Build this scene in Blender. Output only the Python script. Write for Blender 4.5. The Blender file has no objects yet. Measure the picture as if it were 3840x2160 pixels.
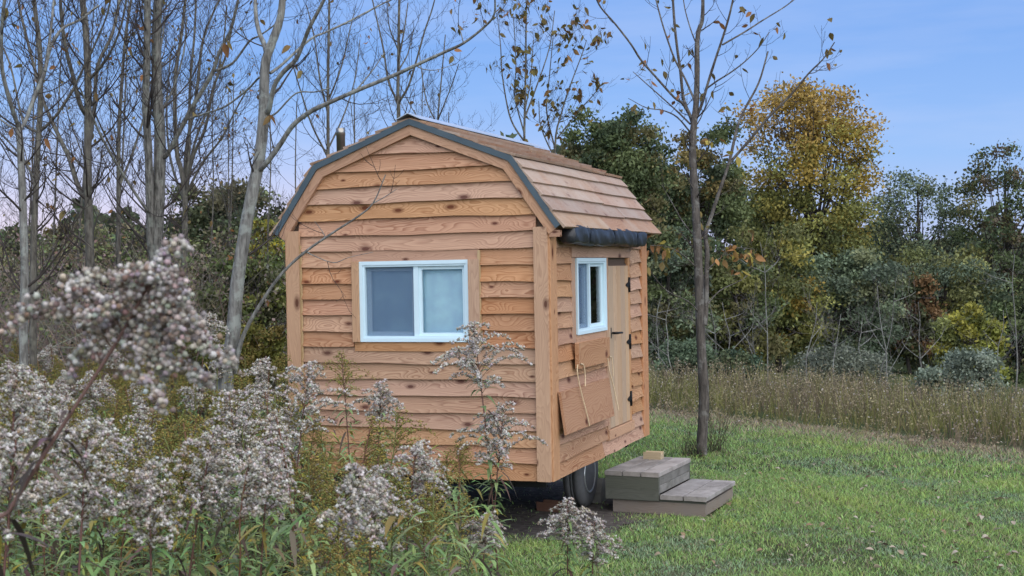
import bpy, math, random
import numpy as np
from mathutils import Matrix, Vector
SC = bpy.context.scene
COL = SC.collection
R = math.radians
rng = np.random.default_rng(7)
random.seed(5)

# ------------------------------------------------------------------ camera
ZB = 0.50                                   # underside of the cabin above the ground
FPX = 5120.0                                # focal length in pixels of the 3840 px wide photograph (48 mm equivalent)
YAW, PIT, ROL = -0.34539, -0.01492, -0.01793
CAM = np.array([5.5799, -9.9943, 1.6589 + ZB])
_rt = np.array([math.cos(YAW), -math.sin(YAW), 0.0])
FW = np.array([math.sin(YAW)*math.cos(PIT), math.cos(YAW)*math.cos(PIT), math.sin(PIT)])
_up = np.cross(_rt, FW)
RT = _rt*math.cos(ROL) + _up*math.sin(ROL)
UP = -_rt*math.sin(ROL) + _up*math.cos(ROL)
cam = bpy.data.cameras.new('camera'); camo = bpy.data.objects.new('camera', cam); COL.objects.link(camo)
cam.sensor_width = 36; cam.lens = 36*FPX/3840
cam.clip_start = 0.05; cam.clip_end = 6000
cam.dof.use_dof = True; cam.dof.focus_distance = 11.5; cam.dof.aperture_fstop = 11.0
M = Matrix.Identity(4)
for i in range(3):
    M[i][0] = RT[i]; M[i][1] = UP[i]; M[i][2] = -FW[i]; M[i][3] = CAM[i]
camo.matrix_world = M
SC.camera = camo
def ray(px, py): return FW + RT*(px-1920)/FPX + UP*(1080-py)/FPX
def P(px, py, depth): return CAM + ray(px, py)*depth           # depth = metres along the view axis
def on_plane(px, py, axis, val):
    d = ray(px, py); return CAM + d*((val-CAM[axis])/d[axis])

# ------------------------------------------------------------------ sky and light
SUN_EL, SUN_AZ = R(42), R(136)             # azimuth clockwise from +Y
w = bpy.data.worlds.new('World'); SC.world = w; w.use_nodes = True
nt = w.node_tree; nt.nodes.clear()
def N(nt, typ, **kw):
    n = nt.nodes.new(typ)
    for k, v in kw.items():
        if k.startswith('i_'): n.inputs[k[2:].replace('_', ' ')].default_value = v
        else: setattr(n, k, v)
    return n
def ramp(nt, stops, interp='LINEAR'):
    n = nt.nodes.new('ShaderNodeValToRGB'); cr = n.color_ramp; cr.interpolation = interp
    while len(cr.elements) < len(stops): cr.elements.new(0.5)
    for e, (p, c) in zip(cr.elements, stops):
        e.position = p; e.color = (c[0], c[1], c[2], 1) if not isinstance(c, (int, float)) else (c, c, c, 1)
    return n
L_ = nt.links.new
sky = N(nt, 'ShaderNodeTexSky', sky_type='NISHITA', sun_disc=False, sun_elevation=SUN_EL, sun_rotation=SUN_AZ, air_density=1.0, dust_density=1.0, ozone_density=2.0)
tc = N(nt, 'ShaderNodeTexCoord'); sep = N(nt, 'ShaderNodeSeparateXYZ'); L_(tc.outputs['Generated'], sep.inputs[0])
veil = ramp(nt, [(0.0, (.51, .54, .80)), (.03, (.385, .505, .83)), (.075, (.265, .455, .85)), (.16, (.185, .37, .80)), (.5, (.22, .36, .76)), (1.0, (.24, .34, .66))])
L_(sep.outputs['Z'], veil.inputs[0])
mp = N(nt, 'ShaderNodeMapping'); mp.inputs['Scale'].default_value = (1.3, 1.3, 9.0); L_(tc.outputs['Generated'], mp.inputs[0])
cn = N(nt, 'ShaderNodeTexNoise', i_Scale=3.0, i_Detail=6.0, i_Roughness=.55); L_(mp.outputs[0], cn.inputs['Vector'])
cr_ = ramp(nt, [(.42, 0.0), (.75, .5)]); L_(cn.outputs['Fac'], cr_.inputs[0])
m1 = N(nt, 'ShaderNodeMixRGB'); m1.inputs[2].default_value = (.43, .54, .85, 1); L_(cr_.outputs[0], m1.inputs[0]); L_(veil.outputs[0], m1.inputs[1])
# afterglow: the low western sky (left of the photograph) is a little pinker
dotv = N(nt, 'ShaderNodeVectorMath', operation='DOT_PRODUCT'); dotv.inputs[1].default_value = (-.86, .5, 0); L_(tc.outputs['Generated'], dotv.inputs[0])
gl = ramp(nt, [(.55, 0.0), (1.0, 1.0)]); L_(dotv.outputs['Value'], gl.inputs[0])
lowr = ramp(nt, [(0.0, 1.0), (.13, 0.0)], 'EASE'); L_(sep.outputs['Z'], lowr.inputs[0])
gm = N(nt, 'ShaderNodeMath', operation='MULTIPLY'); L_(gl.outputs[0], gm.inputs[0]); L_(lowr.outputs[0], gm.inputs[1])
m2 = N(nt, 'ShaderNodeMixRGB'); m2.inputs[2].default_value = (.84, .68, .80, 1); L_(gm.outputs[0], m2.inputs[0]); L_(m1.outputs[0], m2.inputs[1])
sk = N(nt, 'ShaderNodeMixRGB', blend_type='MULTIPLY'); sk.inputs[0].default_value = 1; sk.inputs[2].default_value = (.10, .10, .10, 1); L_(sky.outputs[0], sk.inputs[1])
m3 = N(nt, 'ShaderNodeMixRGB'); m3.inputs[0].default_value = .85; L_(sk.outputs[0], m3.inputs[1]); L_(m2.outputs[0], m3.inputs[2])
bg = N(nt, 'ShaderNodeBackground'); bg.inputs['Strength'].default_value = 0.375
out = N(nt, 'ShaderNodeOutputWorld'); L_(m3.outputs[0], bg.inputs['Color']); L_(bg.outputs[0], out.inputs[0])
sl = bpy.data.lights.new('sun', 'SUN'); sl.energy = 1.5; sl.angle = R(110); sl.color = (1.0, .94, .85)
so = bpy.data.objects.new('sun', sl); COL.objects.link(so)
sd = Vector((math.sin(SUN_AZ)*math.cos(SUN_EL), math.cos(SUN_AZ)*math.cos(SUN_EL), math.sin(SUN_EL)))
so.rotation_euler = sd.to_track_quat('Z', 'Y').to_euler(); so.location = (0, 0, 30)
SC.view_settings.view_transform = 'Standard'; SC.view_settings.look = 'None'
SC.view_settings.exposure = 1.66; SC.view_settings.gamma = 1.0; SC.view_settings.use_curve_mapping = False
SC.cycles.use_denoising = True; SC.cycles.max_bounces = 6; SC.cycles.transparent_max_bounces = 12
SC.cycles.use_adaptive_sampling = True; SC.cycles.adaptive_threshold = 0.015

# ------------------------------------------------------------------ materials
def mat(name):
    m = bpy.data.materials.new(name); m.use_nodes = True; m.node_tree.nodes.clear(); return m
def simple(name, col, rough=.7, metal=0.0, noise=0.0, nscale=8.0, spec=.3, bump=0.0):
    m = mat(name); t = m.node_tree; b = N(t, 'ShaderNodeBsdfPrincipled', i_Roughness=rough, i_Metallic=metal); b.inputs['Specular IOR Level'].default_value = spec
    o = N(t, 'ShaderNodeOutputMaterial'); t.links.new(b.outputs[0], o.inputs[0])
    if noise or bump:
        c = N(t, 'ShaderNodeTexCoord'); n = N(t, 'ShaderNodeTexNoise', i_Scale=nscale, i_Detail=5.0); t.links.new(c.outputs['Object'], n.inputs['Vector'])
        r_ = ramp(t, [(.25, [x*(1-noise) for x in col]), (.75, [min(1, x*(1+noise)) for x in col])]); t.links.new(n.outputs['Fac'], r_.inputs[0]); t.links.new(r_.outputs[0], b.inputs['Base Color'])
        if bump:
            bp = N(t, 'ShaderNodeBump', i_Strength=bump, i_Distance=.01); t.links.new(n.outputs['Fac'], bp.inputs['Height']); t.links.new(bp.outputs[0], b.inputs['Normal'])
    else: b.inputs['Base Color'].default_value = (*col, 1)
    return m
def wood(name, light, dark, knot, ring=42.0, contrast=.6, knots=True, rough=.75, vary=.16, weather=None, wz=1.0):
    """Sawn board: local X runs along the grain; each object gets its own piece of timber through Object Info random."""
    m = mat(name); t = m.node_tree; l = t.links.new
    c = N(t, 'ShaderNodeTexCoord'); oi = N(t, 'ShaderNodeObjectInfo')
    rm = N(t, 'ShaderNodeMath', operation='MULTIPLY'); rm.inputs[1].default_value = 173.0; l(oi.outputs['Random'], rm.inputs[0])
    cx = N(t, 'ShaderNodeCombineXYZ'); l(rm.outputs[0], cx.inputs[0]); l(rm.outputs[0], cx.inputs[1]); l(rm.outputs[0], cx.inputs[2])
    ad = N(t, 'ShaderNodeVectorMath', operation='ADD'); l(c.outputs['Object'], ad.inputs[0]); l(cx.outputs[0], ad.inputs[1])
    def scaled(s):
        v = N(t, 'ShaderNodeVectorMath', operation='MULTIPLY'); v.inputs[1].default_value = s; l(ad.outputs[0], v.inputs[0]); return v.outputs[0]
    n1 = N(t, 'ShaderNodeTexNoise', i_Scale=1.0, i_Detail=2.0, i_Roughness=.5); l(scaled((1.3, 5, 7*wz)), n1.inputs['Vector'])
    vo = N(t, 'ShaderNodeTexVoronoi', voronoi_dimensions='2D', i_Scale=1.0, i_Randomness=1.0)
    vs_ = N(t, 'ShaderNodeSeparateXYZ'); l(scaled((2.3, 1, 5.2*wz)), vs_.inputs[0]); vc_ = N(t, 'ShaderNodeCombineXYZ'); l(vs_.outputs['X'], vc_.inputs[0]); l(vs_.outputs['Z'], vc_.inputs[1]); l(vc_.outputs[0], vo.inputs['Vector'])
    kr = ramp(t, [(0.0, 1.0), (.45, 0.0)], 'EASE'); l(vo.outputs['Distance'], kr.inputs[0])
    sx = N(t, 'ShaderNodeSeparateXYZ'); l(ad.outputs[0], sx.inputs[0])
    a = N(t, 'ShaderNodeMath', operation='MULTIPLY'); a.inputs[1].default_value = ring; l(sx.outputs['Z'], a.inputs[0])
    b1 = N(t, 'ShaderNodeMath', operation='MULTIPLY_ADD'); b1.inputs[1].default_value = 16.0; l(n1.outputs['Fac'], b1.inputs[0]); l(a.outputs[0], b1.inputs[2])
    b2 = N(t, 'ShaderNodeMath', operation='MULTIPLY_ADD'); b2.inputs[1].default_value = 4.0 if knots else 0.0; l(kr.outputs[0], b2.inputs[0]); l(b1.outputs[0], b2.inputs[2])
    sn = N(t, 'ShaderNodeMath', operation='FRACT'); l(b2.outputs[0], sn.inputs[0])
    rr = ramp(t, [(0.0, .15), (.55, .5), (.86, 1.0), (1.0, .15)]); l(sn.outputs[0], rr.inputs[0])
    n2 = N(t, 'ShaderNodeTexNoise', i_Scale=1.0, i_Detail=3.0); l(scaled((3.5, 90, 130)), n2.inputs['Vector'])
    n3 = N(t, 'ShaderNodeTexNoise', i_Scale=1.0, i_Detail=4.0); l(scaled((1.1, 3, 5)), n3.inputs['Vector'])
    f1 = N(t, 'ShaderNodeMath', operation='MULTIPLY'); f1.inputs[1].default_value = contrast; l(rr.outputs[0], f1.inputs[0])
    f1b = N(t, 'ShaderNodeMath', operation='MULTIPLY'); l(f1.outputs[0], f1b.inputs[0]); l(n3.outputs['Fac'], f1b.inputs[1])
    f2 = N(t, 'ShaderNodeMath', operation='MULTIPLY_ADD'); f2.inputs[1].default_value = .45; l(n2.outputs['Fac'], f2.inputs[0]); l(f1b.outputs[0], f2.inputs[2])
    mx = N(t, 'ShaderNodeMixRGB'); mx.inputs[1].default_value = (*light, 1); mx.inputs[2].default_value = (*dark, 1); l(f2.outputs[0], mx.inputs[0])
    col = mx.outputs[0]
    if knots:
        ksz = N(t, 'ShaderNodeMath', operation='DIVIDE'); spz = N(t, 'ShaderNodeSeparateColor'); l(vo.outputs['Color'], spz.inputs[0]); kmr = N(t, 'ShaderNodeMapRange'); kmr.inputs['To Min'].default_value = .45; kmr.inputs['To Max'].default_value = 1.25; l(spz.outputs[1], kmr.inputs['Value'])
        l(vo.outputs['Distance'], ksz.inputs[0]); l(kmr.outputs[0], ksz.inputs[1])
        k2 = ramp(t, [(.05, 1.0), (.075, .6), (.16, 0.0)], 'EASE'); l(ksz.outputs[0], k2.inputs[0])
        kz = ramp(t, [(.48, 0.0), (.50, 1.0)]); sp = N(t, 'ShaderNodeSeparateColor'); l(vo.outputs['Color'], sp.inputs[0]); l(sp.outputs[0], kz.inputs[0])
        km = N(t, 'ShaderNodeMath', operation='MULTIPLY'); l(k2.outputs[0], km.inputs[0]); l(kz.outputs[0], km.inputs[1])
        mk = N(t, 'ShaderNodeMixRGB'); mk.inputs[2].default_value = (*knot, 1); l(km.outputs[0], mk.inputs[0]); l(col, mk.inputs[1]); col = mk.outputs[0]
    if weather:
        wn = N(t, 'ShaderNodeTexNoise', i_Scale=3.5, i_Detail=7.0, i_Roughness=.65); l(ad.outputs[0], wn.inputs['Vector'])
        wr = ramp(t, [(.38, 0.0), (.62, .85)]); l(wn.outputs['Fac'], wr.inputs[0])
        mw = N(t, 'ShaderNodeMixRGB'); mw.inputs[2].default_value = (*weather, 1); l(wr.outputs[0], mw.inputs[0]); l(col, mw.inputs[1]); col = mw.outputs[0]
    r2 = N(t, 'ShaderNodeMath', operation='FRACT'); rm2 = N(t, 'ShaderNodeMath', operation='MULTIPLY'); rm2.inputs[1].default_value = 37.7; l(oi.outputs['Random'], rm2.inputs[0]); l(rm2.outputs[0], r2.inputs[0])
    vv = N(t, 'ShaderNodeMapRange'); vv.inputs['To Min'].default_value = 1-vary; vv.inputs['To Max'].default_value = 1+vary; l(r2.outputs[0], vv.inputs['Value'])
    hs = N(t, 'ShaderNodeHueSaturation'); l(vv.outputs[0], hs.inputs['Value']); l(col, hs.inputs['Color'])
    vs = N(t, 'ShaderNodeMapRange'); vs.inputs['To Min'].default_value = .80; vs.inputs['To Max'].default_value = 1.10; l(oi.outputs['Random'], vs.inputs['Value']); l(vs.outputs[0], hs.inputs['Saturation'])
    vh = N(t, 'ShaderNodeMapRange'); vh.inputs['To Min'].default_value = .493; vh.inputs['To Max'].default_value = .504; rh = N(t, 'ShaderNodeMath', operation='FRACT'); rh2 = N(t, 'ShaderNodeMath', operation='MULTIPLY'); rh2.inputs[1].default_value = 91.3; l(oi.outputs['Random'], rh2.inputs[0]); l(rh2.outputs[0], rh.inputs[0]); l(rh.outputs[0], vh.inputs['Value']); l(vh.outputs[0], hs.inputs['Hue'])
    p = N(t, 'ShaderNodeBsdfPrincipled', i_Roughness=rough); p.inputs['Specular IOR Level'].default_value = .25
    l(hs.outputs[0], p.inputs['Base Color'])
    bp = N(t, 'ShaderNodeBump', i_Strength=.35, i_Distance=.004); l(f2.outputs[0], bp.inputs['Height']); l(bp.outputs[0], p.inputs['Normal'])
    o = N(t, 'ShaderNodeOutputMaterial'); l(p.outputs[0], o.inputs[0]); return m
def foliage(name, rough=.6, trans=.25):
    m = mat(name); t = m.node_tree; l = t.links.new
    a = N(t, 'ShaderNodeAttribute', attribute_name='col')
    p = N(t, 'ShaderNodeBsdfPrincipled', i_Roughness=rough); p.inputs['Specular IOR Level'].default_value = .2; l(a.outputs['Color'], p.inputs['Base Color'])
    o = N(t, 'ShaderNodeOutputMaterial')
    if trans:
        tr = N(t, 'ShaderNodeBsdfTranslucent'); l(a.outputs['Color'], tr.inputs[0]); mx = N(t, 'ShaderNodeMixShader'); mx.inputs[0].default_value = trans
        l(p.outputs[0], mx.inputs[1]); l(tr.outputs[0], mx.inputs[2]); l(mx.outputs[0], o.inputs[0])
    else: l(p.outputs[0], o.inputs[0])
    return m
def bark(name, light, dark, scale=9.0, lich=(.28, .30, .26), lf=.5):
    m = mat(name); t = m.node_tree; l = t.links.new
    c = N(t, 'ShaderNodeTexCoord'); v = N(t, 'ShaderNodeVectorMath', operation='MULTIPLY'); v.inputs[1].default_value = (3.0, 3.0, .55); l(c.outputs['Object'], v.inputs[0])
    n = N(t, 'ShaderNodeTexNoise', i_Scale=scale*1.6, i_Detail=6.0, i_Roughness=.65); l(v.outputs[0], n.inputs['Vector'])
    r_ = ramp(t, [(.36, dark), (.66, light)]); l(n.outputs['Fac'], r_.inputs[0])
    n2 = N(t, 'ShaderNodeTexNoise', i_Scale=scale, i_Detail=8.0, i_Roughness=.7); l(c.outputs['Object'], n2.inputs['Vector'])
    r2 = ramp(t, [(.52, 0.0), (.60, lf)]); l(n2.outputs['Fac'], r2.inputs[0])
    mx = N(t, 'ShaderNodeMixRGB'); mx.inputs[2].default_value = (*lich, 1); l(r2.outputs[0], mx.inputs[0]); l(r_.outputs[0], mx.inputs[1])
    p = N(t, 'ShaderNodeBsdfPrincipled', i_Roughness=.9); p.inputs['Specular IOR Level'].default_value = .15; l(mx.outputs[0], p.inputs['Base Color'])
    bp = N(t, 'ShaderNodeBump', i_Strength=.8, i_Distance=.012); l(n.outputs['Fac'], bp.inputs['Height']); l(bp.outputs[0], p.inputs['Normal'])
    o = N(t, 'ShaderNodeOutputMaterial'); l(p.outputs[0], o.inputs[0]); return m
MT = {}
MT['cedar'] = wood('cedar_siding', (.60, .365, .208), (.28, .128, .06), (.11, .036, .017), vary=.11, contrast=1.3)
MT['trim'] = wood('cedar_trim', (.56, .34, .195), (.27, .125, .06), (.11, .038, .018), ring=30, contrast=.8, vary=.08)
MT['door'] = wood('door_pine', (.56, .40, .25), (.31, .19, .10), (.2, .1, .05), ring=70, contrast=.9, knots=False, vary=.12)
MT['shake'] = wood('roof_shake', (.42, .285, .195), (.20, .11, .065), (.17, .08, .05), ring=38, contrast=.8, vary=.14, weather=(.37, .29, .225))
MT['shelf'] = wood('plywood_shelf', (.50, .315, .19), (.27, .13, .07), (.11, .04, .025), ring=34, contrast=1.15, vary=.05, wz=.55)
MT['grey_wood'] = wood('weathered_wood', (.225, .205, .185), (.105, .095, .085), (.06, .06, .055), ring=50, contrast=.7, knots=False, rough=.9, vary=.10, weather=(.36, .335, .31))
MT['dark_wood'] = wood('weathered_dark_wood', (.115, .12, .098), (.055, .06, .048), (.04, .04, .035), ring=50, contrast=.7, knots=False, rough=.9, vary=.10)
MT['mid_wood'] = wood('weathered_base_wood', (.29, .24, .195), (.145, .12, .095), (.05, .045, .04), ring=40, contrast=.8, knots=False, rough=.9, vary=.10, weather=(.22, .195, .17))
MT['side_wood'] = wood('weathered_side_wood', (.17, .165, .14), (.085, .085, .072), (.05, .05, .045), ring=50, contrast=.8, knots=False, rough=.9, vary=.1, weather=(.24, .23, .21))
MT['brown_wood'] = wood('old_brown_plank', (.17, .10, .07), (.09, .05, .035), (.05, .03, .02), knots=False)
MT['pale_wood'] = wood('pale_pine', (.46, .36, .21), (.32, .23, .12), (.3, .2, .1), ring=60, contrast=.8, knots=False)
MT['sheathing'] = simple('dark_sheathing', (.10, .07, .05), .9)
MT['metal'] = simple('blue_grey_metal', (.06, .09, .108), .45, .0, .18, 5, .5)
MT['ridge'] = simple('galvanised_ridge', (.62, .68, .74), .35, .6, .08, 6)
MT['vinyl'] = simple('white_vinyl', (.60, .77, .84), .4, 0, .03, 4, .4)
MT['black'] = simple('black_metal', (.012, .012, .013), .5, .2)
MT['frame_steel'] = simple('trailer_steel', (.02, .022, .024), .7)
MT['bag'] = simple('black_bag_fabric', (.020, .023, .028), .42, 0, .25, 20, .5, .3)
MT['rope'] = simple('cream_rope', (.66, .52, .34), .9, 0, .15, 60)
MT['rubber'] = simple('tyre_rubber', (.095, .10, .105), .75, 0, .2, 14)
MT['rim'] = simple('rim_steel', (.55, .58, .60), .35, .7)
MT['chock'] = simple('grey_rubber_block', (.16, .16, .15), .9, 0, .3, 10)
MT['pipe'] = simple('stove_pipe', (.30, .29, .26), .3, .85, .3, 9)
MT['curtain'] = simple('sky_tinted_curtain', (.50, .77, 1.0), .9, 0, .16, 7, .1, .3)  # pale cloth; the panes' blue sky reflection is put into its colour
MT['dark_in'] = simple('dim_interior', (.05, .045, .04), .9)
MT['earth'] = simple('bare_earth', (.085, .075, .068), 1.0, 0, .5, 16, .1, .6)
def glass_mat():
    m = mat('window_glass'); t = m.node_tree; l = t.links.new
    g = N(t, 'ShaderNodeBsdfGlossy', i_Roughness=.02); tr = N(t, 'ShaderNodeBsdfTransparent'); fr = N(t, 'ShaderNodeFresnel', i_IOR=1.4)
    mx = N(t, 'ShaderNodeMixShader'); l(fr.outputs[0], mx.inputs[0]); l(tr.outputs[0], mx.inputs[1]); l(g.outputs[0], mx.inputs[2])
    o = N(t, 'ShaderNodeOutputMaterial'); l(mx.outputs[0], o.inputs[0]); return m
def screen_mat():
    m = mat('insect_screen'); t = m.node_tree; l = t.links.new
    d = N(t, 'ShaderNodeBsdfDiffuse'); d.inputs[0].default_value = (.14, .22, .34, 1); tr = N(t, 'ShaderNodeBsdfTransparent')  # blue of the sky reflected in the pane is mixed into the mesh colour
    mx = N(t, 'ShaderNodeMixShader'); mx.inputs[0].default_value = .37; l(tr.outputs[0], mx.inputs[1]); l(d.outputs[0], mx.inputs[2])
    o = N(t, 'ShaderNodeOutputMaterial'); l(mx.outputs[0], o.inputs[0]); return m
MT['glass'] = glass_mat(); MT['screen'] = screen_mat()
MT['leaf'] = foliage('leaf'); MT['fluff'] = foliage('seed_fluff', .9, .35); MT['blade'] = foliage('grass_blade', .65, .2); MT['stalk'] = foliage('stalk', .8, 0)
MT['bark_pale'] = bark('pale_lichened_bark', (.25, .25, .23), (.085, .082, .075), 7, (.30, .33, .30), .6)
MT['bark_dark'] = bark('dark_bark', (.17, .16, .135), (.055, .05, .043), 9, (.20, .21, .16), .35)
MT['bark_lawn'] = bark('brown_grey_bark', (.135, .12, .105), (.05, .045, .04), 8, (.24, .24, .22), .5)
MT['bark_twin'] = bark('rough_mossy_bark', (.20, .195, .175), (.045, .044, .04), 11, (.21, .23, .20), .6)
MT['twig'] = simple('twig_bark', (.05, .042, .038), .9, 0, .3, 6)
MT['twig_pale'] = simple('pale_twig_bark', (.16, .145, .135), .9, 0, .3, 6)

# ------------------------------------------------------------------ object helpers
def tag(o, label=None, cat=None, group=None, kind=None):
    if label: o['label'] = label
    if cat: o['category'] = cat
    if group: o['group'] = group
    if kind: o['kind'] = kind
    return o
def empty(name, loc, label=None, cat=None, group=None):
    o = bpy.data.objects.new(name, None); o.empty_display_size = .1; COL.objects.link(o); o.location = loc
    return tag(o, label, cat, group)
def root_inv(p):
    m = Matrix.Identity(4)
    while p is not None:
        m = (Matrix.Translation(p.location) if p.type == 'EMPTY' else p.matrix_basis.copy()) if p.parent is None else m
        p = p.parent
    return m.inverted()
def obj(name, me, parent=None, mw=None, world_parent=None):
    """links one mesh object; mw is its WORLD matrix, whatever its parent"""
    o = bpy.data.objects.new(name, me); COL.objects.link(o)
    mw = mw or Matrix.Identity(4)
    o.matrix_basis = mw
    if parent is not None:
        o.parent = parent
        o.matrix_parent_inverse = WM[parent.name].inverted()
    WM[o.name] = mw
    if name in ('twigs', 'leaves', 'crown', 'leaf_cluster', 'plume', 'stems', 'branches'): o['kind'] = 'stuff'
    return o
WM = {}
def thing(name, loc, label, cat, group=None):
    e = empty(name, loc, label, cat, group); WM[e.name] = Matrix.Translation(Vector(loc)); return e
def mesh(name, verts, faces, m, smooth=False):
    me = bpy.data.meshes.new(name); me.from_pydata([tuple(v) for v in verts], [], faces); me.materials.append(MT[m] if isinstance(m, str) else m)
    if smooth: me.shade_smooth()
    me.update(); return me
def frame(o, xd, zd):
    x = Vector(xd).normalized(); z = Vector(zd).normalized(); y = z.cross(x)
    m = Matrix.Identity(4)
    for i in range(3): m[i][0] = x[i]; m[i][1] = y[i]; m[i][2] = z[i]; m[i][3] = o[i]
    return m
def box_mesh(name, L, T, H, m, bev=.003):
    """x 0..L, y -T..0, z 0..H with chamfered long edges"""
    b = min(bev, T*.3, H*.3)
    sec = [(0, b), (0, H-b), (-b, H), (-T+b, H), (-T, H-b), (-T, b), (-T+b, 0), (-b, 0)]
    v = [(x, y, z) for x in (0, L) for y, z in sec]; n = 8
    f = [(i, (i+1) % n, n+(i+1) % n, n+i) for i in range(n)] + [tuple(range(n))[::-1], tuple(range(n, 2*n))]
    return mesh(name, v, f, m)
def plank(name, parent, o, xd, zd, L, T, H, m, bev=.003):
    return obj(name, box_mesh(name, L, T, H, m, bev), parent, frame(o, xd, zd))
def lap_mesh(name, L, m, w=.155, t0=.038, t1=.008, gap=.013, sl0=0.0, sl1=0.0, wav=.0085, seg=12):
    """bevel siding: thick lower edge (slightly wavy), thin upper edge; sl0/sl1 slant the ends"""
    v = []; ph = random.random()*9; f1 = random.uniform(2, 4)
    for i in range(seg+1):
        u = i/seg; xb = u*L; xt = sl0 + u*(L-sl0+sl1) if True else xb
        dz = wav*(math.sin(xb*f1+ph)*.6 + math.sin(xb*f1*2.7+ph*2)*.4)
        cup = random.uniform(-.0015, .002)
        v += [(xb, -gap, dz), (xb, -gap-t0*.75+cup, dz), (xt, -t1, w), (xt, 0, w)]
    f = []
    for i in range(seg):
        a = 4*i; b = a+4
        for k in range(4):
            k2 = (k+1) % 4; f.append((a+k, a+k2, b+k2, b+k))
    f = [q[::-1] for q in f]
    f += [(0, 1, 2, 3), (4*seg+3, 4*seg+2, 4*seg+1, 4*seg)]
    return mesh(name, v, f, m)
def prism(name, poly, y0, y1, m):
    """polygon in (x,z) extruded along Y"""
    n = len(poly); v = [(x, y0, z) for x, z in poly] + [(x, y1, z) for x, z in poly]
    area = sum(poly[i][0]*poly[(i+1) % n][1]-poly[(i+1) % n][0]*poly[i][1] for i in range(n))
    f = [(i, n+i, n+(i+1) % n, (i+1) % n) for i in range(n)] + [tuple(range(n)), tuple(range(2*n-1, n-1, -1))]
    if area < 0: f = [q[::-1] for q in f]
    return mesh(name, v, f, m)
def offset_poly(pts, d):
    """offset an open polyline to its right-hand side by d (mitred)"""
    out = []
    for i, p in enumerate(pts):
        ns = []
        for a, b in ((i-1, i), (i, i+1)):
            if 0 <= a and b < len(pts):
                dx, dz = pts[b][0]-pts[a][0], pts[b][1]-pts[a][1]; l = math.hypot(dx, dz); ns.append((dz/l, -dx/l))
        if len(ns) == 1: n = ns[0]; k = 1
        else:
            n = (ns[0][0]+ns[1][0], ns[0][1]+ns[1][1]); l = math.hypot(*n); n = (n[0]/l, n[1]/l); k = 1/(n[0]*ns[0][0]+n[1]*ns[0][1])
        out.append((p[0]+n[0]*d*k, p[1]+n[1]*d*k))
    return out
# numpy mesh with per-vertex colour
class Acc:
    def __init__(s): s.V = []; s.F = []; s.C = []; s.n = 0; s.M = []
    def add(s, V, F, C=(.1, .1, .1), m=0):
        V = np.asarray(V, float).reshape(-1, 3); F = np.asarray(F, int)
        C = np.asarray(C, float); C = np.broadcast_to(C, (len(V), 3)) if C.ndim == 1 else C
        s.V.append(V); s.F.append(F + s.n); s.C.append(C); s.M.append(np.full(len(F), m)); s.n += len(V)
    def build(s, name, mats, smooth=False):
        me = bpy.data.meshes.new(name)
        for m in ([mats] if isinstance(mats, str) else mats): me.materials.append(MT[m])
        if not s.V: return me
        V = np.concatenate(s.V); C = np.concatenate(s.C)
        tri = np.concatenate([f.ravel() for f in s.F]); sz = np.concatenate([np.full(len(f), f.shape[1]) for f in s.F]); mi = np.concatenate(s.M)
        me.vertices.add(len(V)); me.vertices.foreach_set('co', V.astype(np.float32).ravel())
        me.loops.add(len(tri)); me.loops.foreach_set('vertex_index', tri.astype(np.int32))
        st = np.concatenate([[0], np.cumsum(sz)[:-1]])
        me.polygons.add(len(sz)); me.polygons.foreach_set('loop_start', st.astype(np.int32)); me.polygons.foreach_set('material_index', mi.astype(np.int32))
        if smooth: me.polygons.foreach_set('use_smooth', np.ones(len(sz), bool))
        at = me.color_attributes.new('col', 'FLOAT_COLOR', 'POINT'); at.data.foreach_set('color', np.concatenate([C, np.ones((len(C), 1))], 1).astype(np.float32).ravel())
        me.update(calc_edges=True); return me
def smooth_path(pts, rad, n=4):
    pts = np.asarray(pts, float); rad = np.asarray(rad, float)
    if len(pts) < 3: 
        u = np.linspace(0, 1, n+1)[:, None]; return pts[0]*(1-u)+pts[-1]*u, rad[0]*(1-u[:, 0])+rad[-1]*u[:, 0]
    q = np.vstack([2*pts[0]-pts[1], pts, 2*pts[-1]-pts[-2]]); o = []; r = []
    for i in range(len(pts)-1):
        p0, p1, p2, p3 = q[i:i+4]
        for k in range(n):
            u = k/n
            o.append(.5*((2*p1)+(-p0+p2)*u+(2*p0-5*p1+4*p2-p3)*u*u+(-p0+3*p1-3*p2+p3)*u**3)); r.append(rad[i]*(1-u)+rad[i+1]*u)
    o.append(pts[-1]); r.append(rad[-1]); return np.array(o), np.array(r)
def tube(pts, rad, sides=6, cap=False):
    pts = np.asarray(pts, float); n = len(pts); rad = np.broadcast_to(np.asarray(rad, float), (n,))
    t = np.gradient(pts, axis=0); t /= np.linalg.norm(t, axis=1)[:, None]+1e-9
    ref = np.array([0.31, .82, .15]) if abs(t[0, 2]) > .6 else np.array([0.05, 0.1, 1.0])
    a = np.cross(t, ref); a /= np.linalg.norm(a, axis=1)[:, None]+1e-9; b = np.cross(t, a)
    th = np.linspace(0, 2*np.pi, sides, endpoint=False)
    V = pts[:, None, :] + rad[:, None, None]*(np.cos(th)[None, :, None]*a[:, None, :]+np.sin(th)[None, :, None]*b[:, None, :])
    i = np.arange(n-1)[:, None]*sides; j = np.arange(sides)[None, :]; j2 = (j+1) % sides
    F = np.stack([i+j, i+j2, i+sides+j2, i+sides+j], -1).reshape(-1, 4)
    return V.reshape(-1, 3), F
def unit(v): v = np.asarray(v, float); return v/(np.linalg.norm(v, axis=-1, keepdims=True)+1e-9)

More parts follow.
